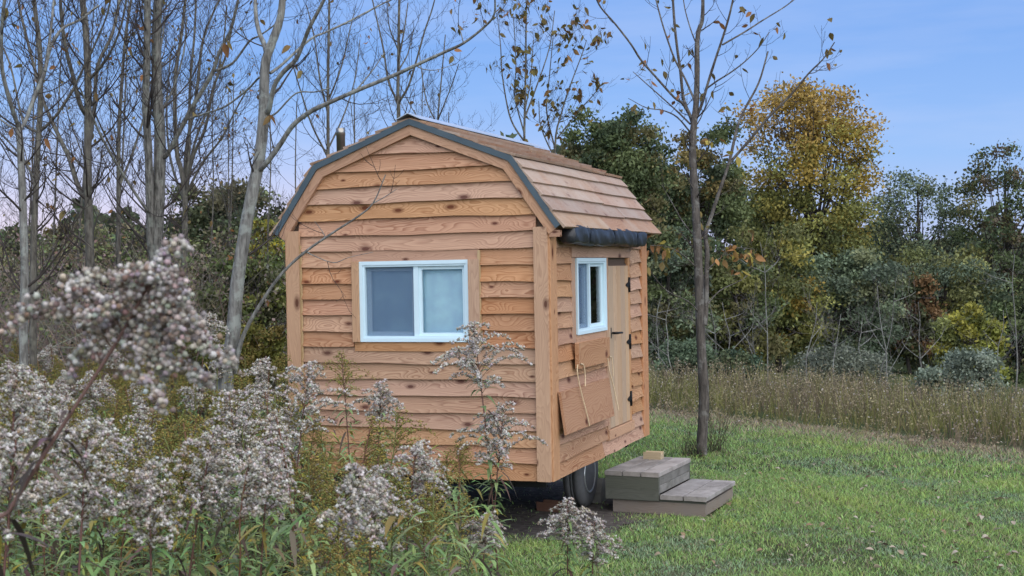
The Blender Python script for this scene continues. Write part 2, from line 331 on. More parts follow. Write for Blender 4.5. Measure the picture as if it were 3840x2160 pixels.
# ------------------------------------------------------------------ ground
EDX = np.array([-30, -8, -3, .7, 3.05, 5.77, 9, 14, 30]); EDY = np.array([16, 12.6, 11.2, 9.5, 8.1, 6.1, 3.6, -.4, -12])
def edge_y(x): return np.interp(x, EDX, EDY)
def gz(x, y):
    x = np.asarray(x, float); y = np.asarray(y, float)
    up = np.clip((-1.5-y)/8.0, 0, 1.3)**1.5*.35
    d = np.clip(y-edge_y(x)-.6, 0, None)*np.clip((x+7)/5, .25, 1)
    down = np.where(d < 40, d*.055, 2.2+(d-40)*.05); down = np.minimum(down, 26)
    far = np.clip((np.hypot(x, y)-300)/500, 0, 1); far = far*far*(3-2*far); hill = 9+4*np.sin(x*.006+1)+2*np.sin(x*.017+y*.003)
    left = np.clip((-x-4)/20, 0, 1)*.5*np.clip((y+2)/10, 0, 1)
    return (up-down+left)*(1-far)+hill*far
_l = np.concatenate([-np.geomspace(14, 1500, 26)[::-1], np.linspace(-13.5, 19.5, 67), np.geomspace(20, 1500, 26)])
gx, gy = np.meshgrid(_l, np.concatenate([-np.geomspace(14.5, 1500, 22)[::-1], np.linspace(-14, 40, 109), np.geomspace(41, 1500, 30)]))
gzv = gz(gx, gy); gn_r, gn_c = gx.shape
GV = np.stack([gx, gy, gzv], -1).reshape(-1, 3)
_i = np.arange(gn_r-1)[:, None]*gn_c + np.arange(gn_c-1)[None, :]
GF = np.stack([_i, _i+1, _i+gn_c+1, _i+gn_c], -1).reshape(-1, 4)
def ground_mat():
    m = mat('meadow_soil'); t = m.node_tree; l = t.links.new
    c = N(t, 'ShaderNodeTexCoord'); n = N(t, 'ShaderNodeTexNoise', i_Scale=.8, i_Detail=9.0, i_Roughness=.7); l(c.outputs['Object'], n.inputs['Vector'])
    n2 = N(t, 'ShaderNodeTexNoise', i_Scale=22.0, i_Detail=6.0, i_Roughness=.7); l(c.outputs['Object'], n2.inputs['Vector'])
    r_ = ramp(t, [(.3, (.035, .05, .018)), (.5, (.06, .08, .03)), (.7, (.095, .085, .05))]); l(n.outputs['Fac'], r_.inputs[0])
    r2 = ramp(t, [(.3, .55), (.7, 1.25)]); l(n2.outputs['Fac'], r2.inputs[0])
    mx = N(t, 'ShaderNodeMixRGB', blend_type='MULTIPLY'); mx.inputs[0].default_value = 1; l(r_.outputs[0], mx.inputs[1]); l(r2.outputs[0], mx.inputs[2])
    p = N(t, 'ShaderNodeBsdfPrincipled', i_Roughness=1.0); p.inputs['Specular IOR Level'].default_value = .1; l(mx.outputs[0], p.inputs['Base Color'])
    bp = N(t, 'ShaderNodeBump', i_Strength=.6, i_Distance=.03); l(n2.outputs['Fac'], bp.inputs['Height']); l(bp.outputs[0], p.inputs['Normal'])
    o = N(t, 'ShaderNodeOutputMaterial'); l(p.outputs[0], o.inputs[0]); return m
MT['ground'] = ground_mat()
_a = Acc(); _a.add(GV, GF); ground = obj('ground', _a.build('ground', 'ground', True)); tag(ground, kind='structure')
# bare earth under the cabin
_th = np.linspace(0, 2*np.pi, 40, endpoint=False); _rad = 1+.10*np.sin(3*_th+1)+.07*np.sin(7*_th)+.05*np.sin(11*_th+2)
ring_ = np.stack([1.30+_rad*1.5*np.cos(_th), 1.5+_rad*1.95*np.sin(_th)], 1)
ev = np.concatenate([[[1.3, 1.5]], (ring_+[[1.3, 1.5]])/2, ring_]); ev = np.column_stack([ev, gz(ev[:, 0], ev[:, 1])+.006]); ev[41:, 2] += .002
ef = [(0, 1+i, 1+(i+1) % 40) for i in range(40)] + [(1+i, 41+i, 41+(i+1) % 40, 1+(i+1) % 40) for i in range(40)]
tag(obj('bare_earth', mesh('bare_earth', ev, ef, 'earth')), kind='structure')

# ------------------------------------------------------------------ cabin
W, LEN = 2.30, 3.034
OFF = .045                                   # sheathing lies this far inside the outer face of the corner boards
EX = .1295                                   # siding exposure
C0 = W/2
EAVE, KNEE, PEAK = (1.242, 1.98), (.860, 2.522), (0.0, 2.855)
def halfw(z):
    if z < EAVE[1]: return W/2
    if z < KNEE[1]: return EAVE[0]+(KNEE[0]-EAVE[0])*(z-EAVE[1])/(KNEE[1]-EAVE[1])
    return max(0.0, KNEE[0]*(PEAK[1]-z)/(PEAK[1]-KNEE[1]))
cabin = thing('tiny_cabin', (C0, LEN/2, 0), 'small cedar-sided cabin with gambrel roof raised on a trailer', 'cabin')
def cz(x, y, z): return (x, y, z+ZB)
# window openings (x or y from, to, z from, to)
FWIN = (.674, 1.627, 1.083, 1.725)
SWIN = (.703, 1.570, 1.100, 1.725)
DOOR = (1.685, 2.362, .210, 1.678)
def panel_with_hole(name, u0, u1, z0, z1, hole, plane, val, th):
    """flat sheathing round one opening, as one mesh of four boxes"""
    a, b, c, d = hole; V = []; F = []
    for (p, q, r, s) in ((u0, a, z0, z1), (b, u1, z0, z1), (a, b, z0, c), (a, b, d, z1)):
        n = len(V)
        for t in (val, val+th):
            for (u, z) in ((p, r), (q, r), (q, s), (p, s)): V.append(cz(*((u, t, z) if plane == 'y' else (t, u, z))))
        F += [(n, n+1, n+2, n+3), (n+7, n+6, n+5, n+4)] + [(n+i, n+4+i, n+4+(i+1) % 4, n+(i+1) % 4) for i in range(4)]
    return obj(name, mesh(name, V, F, 'sheathing'), cabin)
panel_with_hole('wall_sheathing', OFF, W-OFF, 0.02, 1.99, FWIN, 'y', OFF, .06)
panel_with_hole('wall_sheathing', OFF+.06, LEN-OFF, 0.02, 1.99, SWIN, 'x', W-OFF, -.06)
gab = [(C0-1.14, 1.985), (C0+1.14, 1.985), (C0+KNEE[0]-.05, KNEE[1]-.05), (C0, PEAK[1]-.05), (C0-KNEE[0]+.05, KNEE[1]-.05)]
for y0, y1 in ((OFF+.003, OFF+.06), (LEN-.1, LEN-OFF)):
    obj('gable_sheathing', prism('gable_sheathing', [(x, z+ZB) for x, z in gab], y0, y1, 'sheathing'), cabin)
plank('rear_wall', cabin, cz(W-OFF, LEN-OFF, .02), (-1, 0, 0), (0, 0, 1), W-2*OFF, .0601, 1.96, 'cedar')
plank('left_wall', cabin, cz(OFF, LEN-OFF, .02), (0, -1, 0), (0, 0, 1), LEN-2*OFF, .03, 1.96, 'cedar')
obj('floor_deck', mesh('floor_deck', [cz(x, y, z) for z in (.012, .06) for x, y in ((.05, .05), (W-.05, .05), (W-.05, LEN-.05), (.05, LEN-.05))], [(3, 2, 1, 0), (4, 5, 6, 7)]+[(i, (i+1) % 4, 4+(i+1) % 4, 4+i) for i in range(4)], 'dark_in'), cabin)
# --- front siding, board by board
def front_row(k, x0, x1, s0=0.0, s1=0.0):
    w_ = .155
    obj('siding_board', lap_mesh('siding_board', x1-x0, 'cedar', w=w_, sl0=s0, sl1=s1), cabin, frame(cz(x0, OFF, k*EX), (1, 0, 0), (0, 0, 1)))
CBL, CBR = .128, W-.118
for k in range(22):
    z0, z1 = k*EX, k*EX+.155
    if z1 < 1.96:
        if z0+.02 > 1.014 and z0 < 1.79: front_row(k, CBL-.01, .606); front_row(k, 1.703, CBR+.01)
        else: front_row(k, CBL-.01, CBR+.01)
    else:
        a0, a1 = min(halfw(z0)-.095, W/2-CBL+.01), min(halfw(z1)-.095, W/2-CBL+.01)
        if a0 < .06: break
        a1 = max(a1, .02); front_row(k, C0-a0, C0+a0, a0-a1, -(a0-a1))
# rear gable stays plain; left wall gets the same lap boards seen from its end only
for k in range(15):
    obj('siding_board', lap_mesh('siding_board', LEN-.3, 'cedar', seg=3), cabin, frame(cz(OFF, LEN-.15, k*EX), (0, -1, 0), (0, 0, 1)))
# --- side siding
def side_row(k, y0, y1, seg=5, wav=.007):
    obj('siding_board', lap_mesh('siding_board', y1-y0, 'cedar', seg=seg, wav=wav), cabin, frame(cz(W-OFF, y0, k*EX), (0, 1, 0), (0, 0, 1)))
SC0, SC1 = .165, 2.835
side_row(0, SC0-.02, 1.45, 9); side_row(0, 1.453, SC1+.02, 9)
for k in range(1, 8): side_row(k, SC0-.02, 1.612, 7)
for k in range(8, 14): side_row(k, SC0-.02, .592, 4, .012)
for k in range(1, 14): side_row(k, 2.428 if k > 1 else 2.46, SC1+.02, 4, .012)
for k in (14,): side_row(k, SC0-.02, SC1+.02, 9)
# --- corner boards
plank('corner_board', cabin, cz(W-.118, .0, .0), (0, 0, 1), (1, 0, 0), 1.97, -.028, .118-.024, 'trim') 
plank('corner_board', cabin, cz(W, .0, .0), (0, 0, 1), (0, 1, 0), 1.99, .024, .165, 'trim')
plank('corner_board', cabin, cz(W, LEN-.20, .0), (0, 0, 1), (0, 1, 0), 1.96, .024, .20, 'trim')
plank('corner_board', cabin, cz(.024, .0, .0), (0, 0, 1), (1, 0, 0), 1.99, -.028, .106, 'trim')
plank('corner_board', cabin, cz(0, .0, .0), (0, 0, 1), (0, 1, 0), 1.97, -.022, .12, 'trim')
plank('corner_board', cabin, cz(0, LEN-.12, .0), (0, 0, 1), (0, 1, 0), 1.97, -.022, .12, 'trim')
# pale caulk strips where siding meets the corner boards
plank('caulk_strip', cabin, cz(.1305, .012, .01), (0, 0, 1), (1, 0, 0), 1.86, -.02, .007, 'pale_wood')
plank('caulk_strip', cabin, cz(1.7085, .012, 1.02), (0, 0, 1), (1, 0, 0), .78, -.02, .006, 'pale_wood')
# --- rake boards and metal drip edge
prof = [(C0-EAVE[0], EAVE[1]), (C0-KNEE[0], KNEE[1]), (C0, PEAK[1]), (C0+KNEE[0], KNEE[1]), (C0+EAVE[0], EAVE[1])]
prof = [(x, z+ZB) for x, z in prof]
def strips(name, d0, d1, y0, y1, m):
    A, B = offset_poly(prof, d0), offset_poly(prof, d1)
    for i in range(4):
        q = [A[i], A[i+1], B[i+1], B[i]]
        cxm = sum(p[0] for p in q)/4; czm = sum(p[1] for p in q)/4
        # local X along the strip so the grain runs with it
        dx, dz = A[i+1][0]-A[i][0], A[i+1][1]-A[i][1]; l = math.hypot(dx, dz)
        mw = frame((A[i][0], 0, A[i][1]), (dx, 0, dz), (-dz, 0, dx)); inv = mw.inverted()
        loc = [inv @ Vector((p[0], 0, p[1])) for p in q]
        sh = .9985
        V = [(p.x, y0, p.z) for p in loc]+[(p.x, y1, p.z) for p in loc]
        f = [(0, 1, 2, 3), (7, 6, 5, 4)]+[(j, 4+j, 4+(j+1) % 4, (j+1) % 4) for j in range(4)]
        obj(name, mesh(name, V, f, m), cabin, mw)
strips('rake_board', .040, .116, -.018, .040, 'trim')
strips('drip_edge', -.004, .042, -.036, -.006, 'metal')
strips('rake_board', .040, .128, LEN-.04, LEN+.03, 'trim')
strips('drip_edge', -.004, .046, LEN+.033, LEN+.05, 'metal')
# short soffit returns under the eaves
plank('eave_return', cabin, cz(W+.001, -.012, 1.905), (1, 0, 0), (0, 0, 1), .085, -.05, .022, 'trim')
# --- roof deck and roof boards
A0, B0 = offset_poly(prof, .004), offset_poly(prof, .05)
for i in range(4):
    obj('roof_deck', prism('roof_deck', [A0[i], A0[i+1], B0[i+1], B0[i]], -.004, LEN+.06, 'sheathing'), cabin)
def roof_side(sgn):
    for (lo, hi, n) in ((EAVE, KNEE, 5), (KNEE, PEAK, 6)):
        lx, hx = sgn*lo[0], sgn*hi[0]; ux, uz = hx-lx, hi[1]-lo[1]; ln = math.hypot(ux, uz); u = (ux/ln, 0, uz/ln)
        ex = (ln+.02)/n
        for c in range(n):
            s = c*ex-(.03 if c == 0 else .012)
            o = (C0+lx+u[0]*s, 0, lo[1]+ZB+u[2]*s)
            y = -.036; cuts = [y]
            while cuts[-1] < LEN+.085:
                cuts.append(cuts[-1]+random.choice((.9, 1.3, 1.7, 2.1)))
            cuts[-1] = LEN+.085+random.uniform(-.012, .012)
            if len(cuts) > 2 and cuts[-1]-cuts[-2] < .3: cuts.pop(-2)
            for a, b in zip(cuts[:-1], cuts[1:]):
                jit = random.uniform(-.006, .006)
                me = lap_mesh('roof_shake', b-a-.004, 'shake', w=min(ex+.045, ex*(n-c)+.0), t0=.028, t1=.006, gap=.010, wav=.005, seg=5)
                oo = (o[0]+u[0]*jit, a if sgn > 0 else b-.004, o[2]+u[2]*jit)
                obj('roof_shake', me, cabin, frame(oo, (0, 1 if sgn > 0 else -1, 0), u))
roof_side(1); roof_side(-1)
# ridge cap: folded galvanised sheet
rz = PEAK[1]+ZB; tl = (PEAK[1]-KNEE[1])/KNEE[0]
cap = [(C0-.105, rz+.040-.105*tl), (C0, rz+.048), (C0+.105, rz+.040-.105*tl), (C0+.105, rz+.034-.105*tl), (C0, rz+.041), (C0-.105, rz+.034-.105*tl)]
obj('ridge_cap', prism('ridge_cap', cap, -.06, LEN+.10, 'ridge'), cabin)
# --- windows
def window(parent, o, xd, wd, h, mull, front):
    """white vinyl slider: local x along the wall, -y outwards; o = lower left corner on the sheathing"""
    mw = frame(o, xd, (0, 0, 1))
    def bx(name, par, x0, x1, y0, y1, z0, z1, m):
        # y positive = outwards
        V = [(x, -y, z) for y in (y0, y1) for x, z in ((x0, z0), (x1, z0), (x1, z1), (x0, z1))]
        f = [(3, 2, 1, 0), (4, 5, 6, 7)]+[(j, (j+1) % 4, 4+(j+1) % 4, 4+j) for j in range(4)]
        return obj(name, mesh(name, V, [q for q in f], m), par, mw)
    def ring(name, par, x0, x1, z0, z1, t, y0, y1, m='vinyl'):
        V = []
        for y in (y0, y1):
            for (a, b, c, d) in ((x0, x1, z0, z1), (x0+t, x1-t, z0+t, z1-t)): V += [(a, -y, c), (b, -y, c), (b, -y, d), (a, -y, d)]
        f = []
        for j in range(4):
            k = (j+1) % 4
            f += [(8+j, 8+k, 12+k, 12+j), (j, 4+j, 4+k, k), (j, k, 8+k, 8+j), (4+j, 12+j, 12+k, 4+k)]
        return obj(name, mesh(name, V, f, m), par, mw)
    win = ring('window', parent, 0, wd, 0, h, .042, -.05, .040)
    ring('outer_flange', win, -.004, wd+.004, -.004, h+.004, .030, .0405, .048)
    bx('mullion', win, mull-.020, mull+.020, -.03, .030, .0421, h-.0421, 'vinyl')
    # left light: insect screen in front, sash set back; right light: sash forward
    ring('sash', win, .0425, mull-.0205, .0425, h-.0425, .034, -.035, -.006)
    ring('sash', win, mull+.0205, wd-.0425, .0425, h-.0425, .026, -.012, .016)
    bx('pane', win, .0766, mull-.0546, -.024, -.020, .0766, h-.0766, 'glass')
    bx('pane', win, mull+.0466, wd-.0686, .000, .004, .0686, h-.0686, 'glass')
    bx('insect_screen', win, .043, mull-.021, .0110, .0122, .043, h-.043, 'screen')
    return win, mw
fw_, fm = window(cabin, cz(FWIN[0], OFF, FWIN[2]), (1, 0, 0), FWIN[1]-FWIN[0], FWIN[3]-FWIN[2], .488, True)
sw_, sm = window(cabin, cz(W-OFF, SWIN[0], SWIN[2]), (0, 1, 0), SWIN[1]-SWIN[0], SWIN[3]-SWIN[2], .405, False)
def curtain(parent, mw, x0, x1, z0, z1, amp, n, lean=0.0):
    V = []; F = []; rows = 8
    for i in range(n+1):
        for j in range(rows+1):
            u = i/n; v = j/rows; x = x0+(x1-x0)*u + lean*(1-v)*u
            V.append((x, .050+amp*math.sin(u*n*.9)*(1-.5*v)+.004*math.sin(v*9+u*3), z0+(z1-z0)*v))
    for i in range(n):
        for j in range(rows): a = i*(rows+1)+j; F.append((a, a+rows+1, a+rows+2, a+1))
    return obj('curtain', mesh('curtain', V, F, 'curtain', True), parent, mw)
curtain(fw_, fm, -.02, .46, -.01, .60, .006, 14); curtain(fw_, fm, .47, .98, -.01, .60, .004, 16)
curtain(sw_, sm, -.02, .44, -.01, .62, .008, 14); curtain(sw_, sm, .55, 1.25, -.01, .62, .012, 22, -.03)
# front window casing
plank('window_casing', cabin, cz(.602, .012, 1.732), (1, 0, 0), (0, 0, 1), 1.105, -.033, .075, 'trim')
plank('window_casing', cabin, cz(.612, .013, 1.012), (1, 0, 0), (0, 0, 1), 1.097, -.032, .066, 'trim')
plank('window_casing', cabin, cz(.669, .014, 1.079), (0, 0, 1), (-1, 0, 0), .652, .031, .063, 'trim')
plank('window_casing', cabin, cz(1.632, .014, 1.079), (0, 0, 1), (1, 0, 0), .652, -.031, .076, 'trim')
# side window and door casing
plank('window_casing', cabin, cz(W-.014, .592, 1.036), (0, 0, 1), (0, 1, 0), .694, .031, .106, 'trim')
plank('header_board', cabin, cz(W-.042, .596, 1.732), (0, 1, 0), (0, 0, 1), 1.83, .033, .112, 'trim')
plank('window_casing', cabin, cz(W-.042, .699, 1.02), (0, 1, 0), (0, 0, 1), .875, .031, .074, 'trim')
plank('door_casing', cabin, cz(W-.013, 1.6055, .21), (0, 0, 1), (0, 1, 0), 1.52, .032, .076, 'trim')
plank('door_casing', cabin, cz(W-.013, 2.366, .21), (0, 0, 1), (0, 1, 0), 1.52, .032, .06, 'trim')
plank('door_sill', cabin, cz(W-.042, 1.585, .118), (0, 1, 0), (0, 0, 1), .868, .045, .089, 'trim')
# --- door of vertical planks
door = obj('door', mesh('door', [cz(x, y, z) for x in (W-.046, W-.032) for y, z in ((DOOR[0], DOOR[2]), (DOOR[1], DOOR[2]), (DOOR[1], DOOR[3]), (DOOR[0], DOOR[3]))], [(3, 2, 1, 0), (4, 5, 6, 7)]+[(j, (j+1) % 4, 4+(j+1) % 4, 4+j) for j in range(4)], 'sheathing'), cabin)
yy = DOOR[0]+.004
for wd in (.150, .112, .128, .150, .118):
    plank('door_plank', door, cz(W-.012, yy, DOOR[2]+.006), (0, 0, 1), (0, 1, 0), DOOR[3]-DOOR[2]-.025, .0195, wd, 'door', .004); yy += wd+.0025
def lathe_x(name, par, prof_, c, m, n=20, axis=(1, 0, 0), smooth=True):
    ax = Vector(axis).normalized(); a = ax.orthogonal().normalized(); b = ax.cross(a)
    V = []; F = []
    for h, r in prof_:
        for i in range(n):
            t = 2*math.pi*i/n; V.append(Vector(c)+ax*h+a*(r*math.cos(t))+b*(r*math.sin(t)))
    k = len(prof_)
    for j in range(k-1):
        for i in range(n): F.append((j*n+i, j*n+(i+1) % n, (j+1)*n+(i+1) % n, (j+1)*n+i))
    F.append(tuple(range(n))[::-1]); F.append(tuple(range((k-1)*n, k*n)))
    return obj(name, mesh(name, V, F, m, smooth), par)
hd = plank('door_handle', door, cz(W-.0115, 1.728, 1.015), (0, 1, 0), (0, 0, 1), .030, -.010, .090, 'black')
_a = Acc(); pp, rr_ = smooth_path([cz(W-.002, 1.743, 1.060), cz(W+.045, 1.745, 1.060), cz(W+.052, 1.78, 1.060), cz(W+.048, 1.90, 1.056)], [.011, .011, .010, .009]); _a.add(*tube(pp, rr_, 8)); obj('lever', _a.build('lever', 'black', True), hd)
for z in (1.48, .949, .417):
    V = [(0, 0, -.062), (.012, 0, -.07), (.022, 0, -.062), (.022, 0, .062), (.012, 0, .07), (0, 0, .062), (-.005, 0, .026), (-.085, 0, .009), (-.093, 0, 0), (-.085, 0, -.009), (-.005, 0, -.026)]
    n = len(V); V2 = [cz(W-.011, 2.352+x, zz+z) for x, _, zz in V]+[cz(W-.003, 2.352+x, zz+z) for x, _, zz in V]
    hg = obj('hinge', mesh('hinge', V2, [tuple(range(n))[::-1], tuple(range(n, 2*n))]+[(i, (i+1) % n, n+(i+1) % n, n+i) for i in range(n)], 'black'), door)
    lathe_x('hinge_pin', hg, [(-.07, .009), (.07, .009)], cz(W-.001, 2.365, z), 'black', 8, (0, 0, 1))
plank('hook', cabin, cz(W-.0115, 1.955, 1.750), (0, 1, 0), (0, 0, 1), .06, -.03, .028, 'black')
# --- awning bag under the eave
def awning():
    y0, y1 = .20, 2.49; nx = 60; ns = 16; V = []; F = []
    cxx, czz = W+.075, 1.905
    straps = [on_plane(px, py, 0, W+.14)[1] for px, py in ((2217, 890), (2308, 895), (2394, 905))]
    for i in range(nx+1):
        y = y0+(y1-y0)*i/nx; pin = 1.0
        for s in straps: pin -= .22*math.exp(-((y-s)/.03)**2)
        for e in (y0, y1): pin -= .10*math.exp(-((y-e)/.03)**2)
        sag = .006*math.sin(y*5)
        for k in range(ns):
            t = 2*math.pi*k/ns; c, s = math.cos(t), math.sin(t); q = .42
            rx = .070*math.copysign(abs(c)**q, c); rz_ = .070*math.copysign(abs(s)**q, s)
            wr = .006*math.sin(y*31+t*3+math.sin(y*9)*2)+.004*math.sin(y*67-t*5)
            V.append(cz(cxx+(rx+wr)*pin, y, czz+(rz_+wr)*pin+sag))
    for i in range(nx):
        for k in range(ns): F.append((i*ns+k, i*ns+(k+1) % ns, (i+1)*ns+(k+1) % ns, (i+1)*ns+k))
    F = [f[::-1] for f in F]+[tuple(range(ns)), tuple(range(nx*ns, (nx+1)*ns))[::-1]]
    aw = obj('awning_bag', mesh('awning_bag', V, F, 'bag', True), cabin)
    for s in straps:
        V = []; F = []
        for i, y in enumerate((s-.014, s+.014)):
            for k in range(24):
                t = 2*math.pi*k/24; c, sn = math.cos(t), math.sin(t); q = .42
                V.append(cz(cxx+.0655*math.copysign(abs(c)**q, c), y, czz+.0655*math.copysign(abs(sn)**q, sn)+.006*math.sin(s*5)))
        F = [(k, (k+1) % 24, 24+(k+1) % 24, 24+k) for k in range(24)]
        obj('strap', mesh('strap', V, F, 'black'), aw)
    plank('mounting_rail', aw, cz(W-.03, y0+.02, 1.985), (0, 1, 0), (0, 0, 1), y1-y0-.1, -.10, .018, 'black')
    plank('end_bracket', aw, cz(W-.02, y0-.025, 1.83), (0, 1, 0), (0, 0, 1), .02, -.07, .15, 'black')
    plank('end_bracket', aw, cz(W-.02, y1-.02, 1.81), (0, 1, 0), (0, 0, 1), .02, -.07, .06, 'black')
awning()
# --- fold-down shelf: bracket board below the window, leaning panel, ropes
br = plank('shelf_bracket', cabin, cz(W+.046, .565, .838), (0, 1, 0), (0, 0, 1), .92, -.034, .192, 'shelf')
lean = math.atan2(.046, .335)
pn = obj('folding_shelf', box_mesh('folding_shelf', 1.385, .022, .338, 'shelf'), cabin, frame(cz(W+.054, .115, .346), (0, 1, 0), (-math.sin(lean), 0, math.cos(lean))))
def rope(par, pts, r=.0055):
    p_, r_ = smooth_path([cz(*p) for p in pts], [r]*len(pts), 5); a = Acc(); a.add(*tube(p_, r_, 6)); obj('rope', a.build('rope', 'rope', True), par)
rope(br, [(W+.053, .50, .87), (W+.053, .49, .80), (W+.058, .56, .65), (W+.075, .65, .47), (W+.084, .70, .355)])
rope(br, [(W+.052, .58, .87), (W+.056, .65, .855), (W+.056, .69, .78), (W+.060, .677, .68)])
rope(br, [(W+.052, 1.39, .86), (W+.056, 1.43, .74), (W+.062, 1.53, .60), (W+.084, 1.60, .385)])
rope(br, [(W+.052, 1.45, .87), (W+.052, 1.515, .855), (W+.052, 1.55, .77), (W+.050, 1.56, .69)])
plank('cabinet_latch', cabin, cz(W+.0195, 1.50, .98), (0, 1, 0), (0, 0, 1), .05, -.012, .03, 'shelf')
# --- running gear
for y in (.25, LEN-.3):
    plank('cross_member', cabin, cz(.15, y, -.075), (1, 0, 0), (0, 0, 1), W-.3, -.06, .085, 'frame_steel')
for x in (.35, W-.41):
    plank('chassis_rail', cabin, cz(x, .15, -.070), (0, 1, 0), (0, 0, 1), LEN-.3, -.06, .078, 'frame_steel')
def wheel(x, y, sgn):
    r = .305; ty = lathe_x('wheel', cabin, [(-.085, .17), (-.092, .20), (-.09, .255), (-.078, .288), (-.05, r), (-.02, r), (-.016, r-.012), (-.008, r-.012), (-.004, r), (.004, r), (.008, r-.012), (.016, r-.012), (.02, r), (.05, r), (.078, .288), (.09, .255), (.092, .20), (.085, .17)], (x, y, r), 'rubber', 36, (sgn, 0, 0))
    lathe_x('rim', ty, [(-.06, .166), (.075, .17), (.090, .176), (.090, .160), (.05, .15), (.03, .10), (.055, .07), (.062, .04), (.075, .035), (.075, .01)], (x, y, r), 'rim', 28, (sgn, 0, 0))
    plank('axle', cabin, (x-.02*sgn-(0 if sgn < 0 else .0), y-.03, r-.03), (1, 0, 0) if sgn < 0 else (-1, 0, 0), (0, 0, 1) if sgn > 0 else (0, 0, 1), .45, -.06*(1 if sgn < 0 else -1)*1, .06, 'frame_steel')
tw = on_plane(2118, 1868, 2, 0.0)
WX, WY = 1.99, 1.72
wheel(WX, WY, 1); wheel(W-WX, WY, -1)
jk = on_plane(2203, 1812, 2, 0.0)
lathe_x('jack_leg', cabin, [(0, .07), (.012, .07), (.013, .024), (.3, .024), (.301, .034), (.50, .034)], (jk[0], jk[1], gz(jk[0], jk[1])), 'frame_steel', 14, (0, 0, 1), False)
# --- stove pipe through the left slope
pyp = 1.55; pt = on_plane(1277, 481, 1, pyp); pb = halfw(0)
_zr = ZB+KNEE[1]+(PEAK[1]-KNEE[1])*(1-(C0-pt[0])/KNEE[0])
pp_ = lathe_x('stove_pipe', cabin, [(0, .041), (pt[2]-_zr+.08-.07, .041), (pt[2]-_zr+.08-.069, .044), (pt[2]-_zr+.08, .044)], (pt[0], pyp, _zr-.08), 'pipe', 20, (0, 0, 1))
lathe_x('flashing_collar', pp_, [(0, .11), (.03, .075), (.06, .058)], (pt[0], pyp, _zr-.0), 'ridge', 20, (0, 0, 1))
plank('wall_lamp', cabin, cz(-.002, .03, 1.865), (0, 1, 0), (0, 0, 1), .07, .06, .085, 'black')

# ------------------------------------------------------------------ steps and small things
def steps():
    xd = unit(np.array([1, -.075, 0])); yd = np.array([-xd[1], xd[0], 0])
    A, B = .87, .90
    o = np.array([3.17, 1.47, 0.0])-xd*A
    t = thing('wooden_steps', tuple(o), 'weathered grey two-tier wooden step box on the lawn below the cabin door', 'steps')
    h1 = .178
    def pl(name, x, y, z, L, T, H, m, ax='x'):
        p = o+xd*x+yd*y+np.array([0, 0, z])
        if ax == 'x': return plank(name, t, p, xd, (0, 0, 1), L, -T, H, m, .004)      # runs along x, thickness towards +y
        if ax == 'y': return plank(name, t, p, yd, (0, 0, 1), L, T, H, m, .004)       # runs along y, thickness towards +x
        if ax == 't': return plank(name, t, p, yd, xd, L, T, H, m, .004)              # tread: runs along y, width along x
    # lower box
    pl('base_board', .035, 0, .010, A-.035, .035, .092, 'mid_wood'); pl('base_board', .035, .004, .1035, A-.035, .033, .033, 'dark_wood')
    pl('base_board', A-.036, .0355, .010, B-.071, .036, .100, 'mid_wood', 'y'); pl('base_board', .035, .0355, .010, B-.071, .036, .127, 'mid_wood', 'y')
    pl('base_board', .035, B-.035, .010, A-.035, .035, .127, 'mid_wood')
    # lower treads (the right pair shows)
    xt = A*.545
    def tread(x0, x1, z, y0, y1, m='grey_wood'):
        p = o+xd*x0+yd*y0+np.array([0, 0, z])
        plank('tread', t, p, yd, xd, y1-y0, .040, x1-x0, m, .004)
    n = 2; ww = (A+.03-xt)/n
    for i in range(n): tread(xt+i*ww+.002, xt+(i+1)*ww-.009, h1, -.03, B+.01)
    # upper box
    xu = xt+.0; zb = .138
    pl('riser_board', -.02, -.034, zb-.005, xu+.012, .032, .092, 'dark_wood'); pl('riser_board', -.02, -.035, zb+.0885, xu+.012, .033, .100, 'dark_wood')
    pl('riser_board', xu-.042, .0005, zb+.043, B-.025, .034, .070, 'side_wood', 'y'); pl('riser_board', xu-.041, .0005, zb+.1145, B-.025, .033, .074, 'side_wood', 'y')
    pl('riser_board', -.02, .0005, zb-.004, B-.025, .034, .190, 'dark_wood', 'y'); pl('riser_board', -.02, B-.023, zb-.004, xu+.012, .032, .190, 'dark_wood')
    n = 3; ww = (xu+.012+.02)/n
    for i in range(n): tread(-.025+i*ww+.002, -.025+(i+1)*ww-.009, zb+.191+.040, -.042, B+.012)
    return o, xd, yd, A, B, zb+.191+.040
so_, sx_, sy_, sA, sB, sTop = steps()
bp_ = np.array([2.43, 2.26, 0])
ang = .0
blk = plank('wood_block', None, (bp_[0], bp_[1], sTop+.001), tuple(unit(sx_*.99-sy_*.02)), (0, 0, 1), .17, -.085, .040, 'pale_wood', .003)
tag(blk, 'short pale pine offcut lying on the top step', 'wood block')
g1 = on_plane(2012, 1917, 2, .0)
bd = plank('ground_board', None, (g1[0], g1[1], .012), (.97, -.22, 0), (0, 0, 1), .30, -.13, .034, 'brown_wood', .004)
tag(bd, 'reddish brown plank lying on bare earth in front of the tyre', 'plank')
def chock():
    o = Vector((WX-.03, WY+.16, .01)); V = []
    prof_ = [(0, 0), (.30, 0), (.30, .05), (.12, .21), (.06, .21), (0, .10)]
    for x in (0, .17): V += [(o.x+x, o.y+a+.0, o.z+b) for a, b in prof_]
    n = len(prof_); f = [tuple(range(n)), tuple(range(n, 2*n))[::-1]]+[(i, n+i, n+(i+1) % n, (i+1) % n) for i in range(n)]
    f = [q[::-1] for q in f]
    c = obj('wheel_chock', mesh('wheel_chock', V, f, 'chock')); tag(c, 'grey wedge-shaped chock behind the trailer tyre', 'wheel chock')
chock()

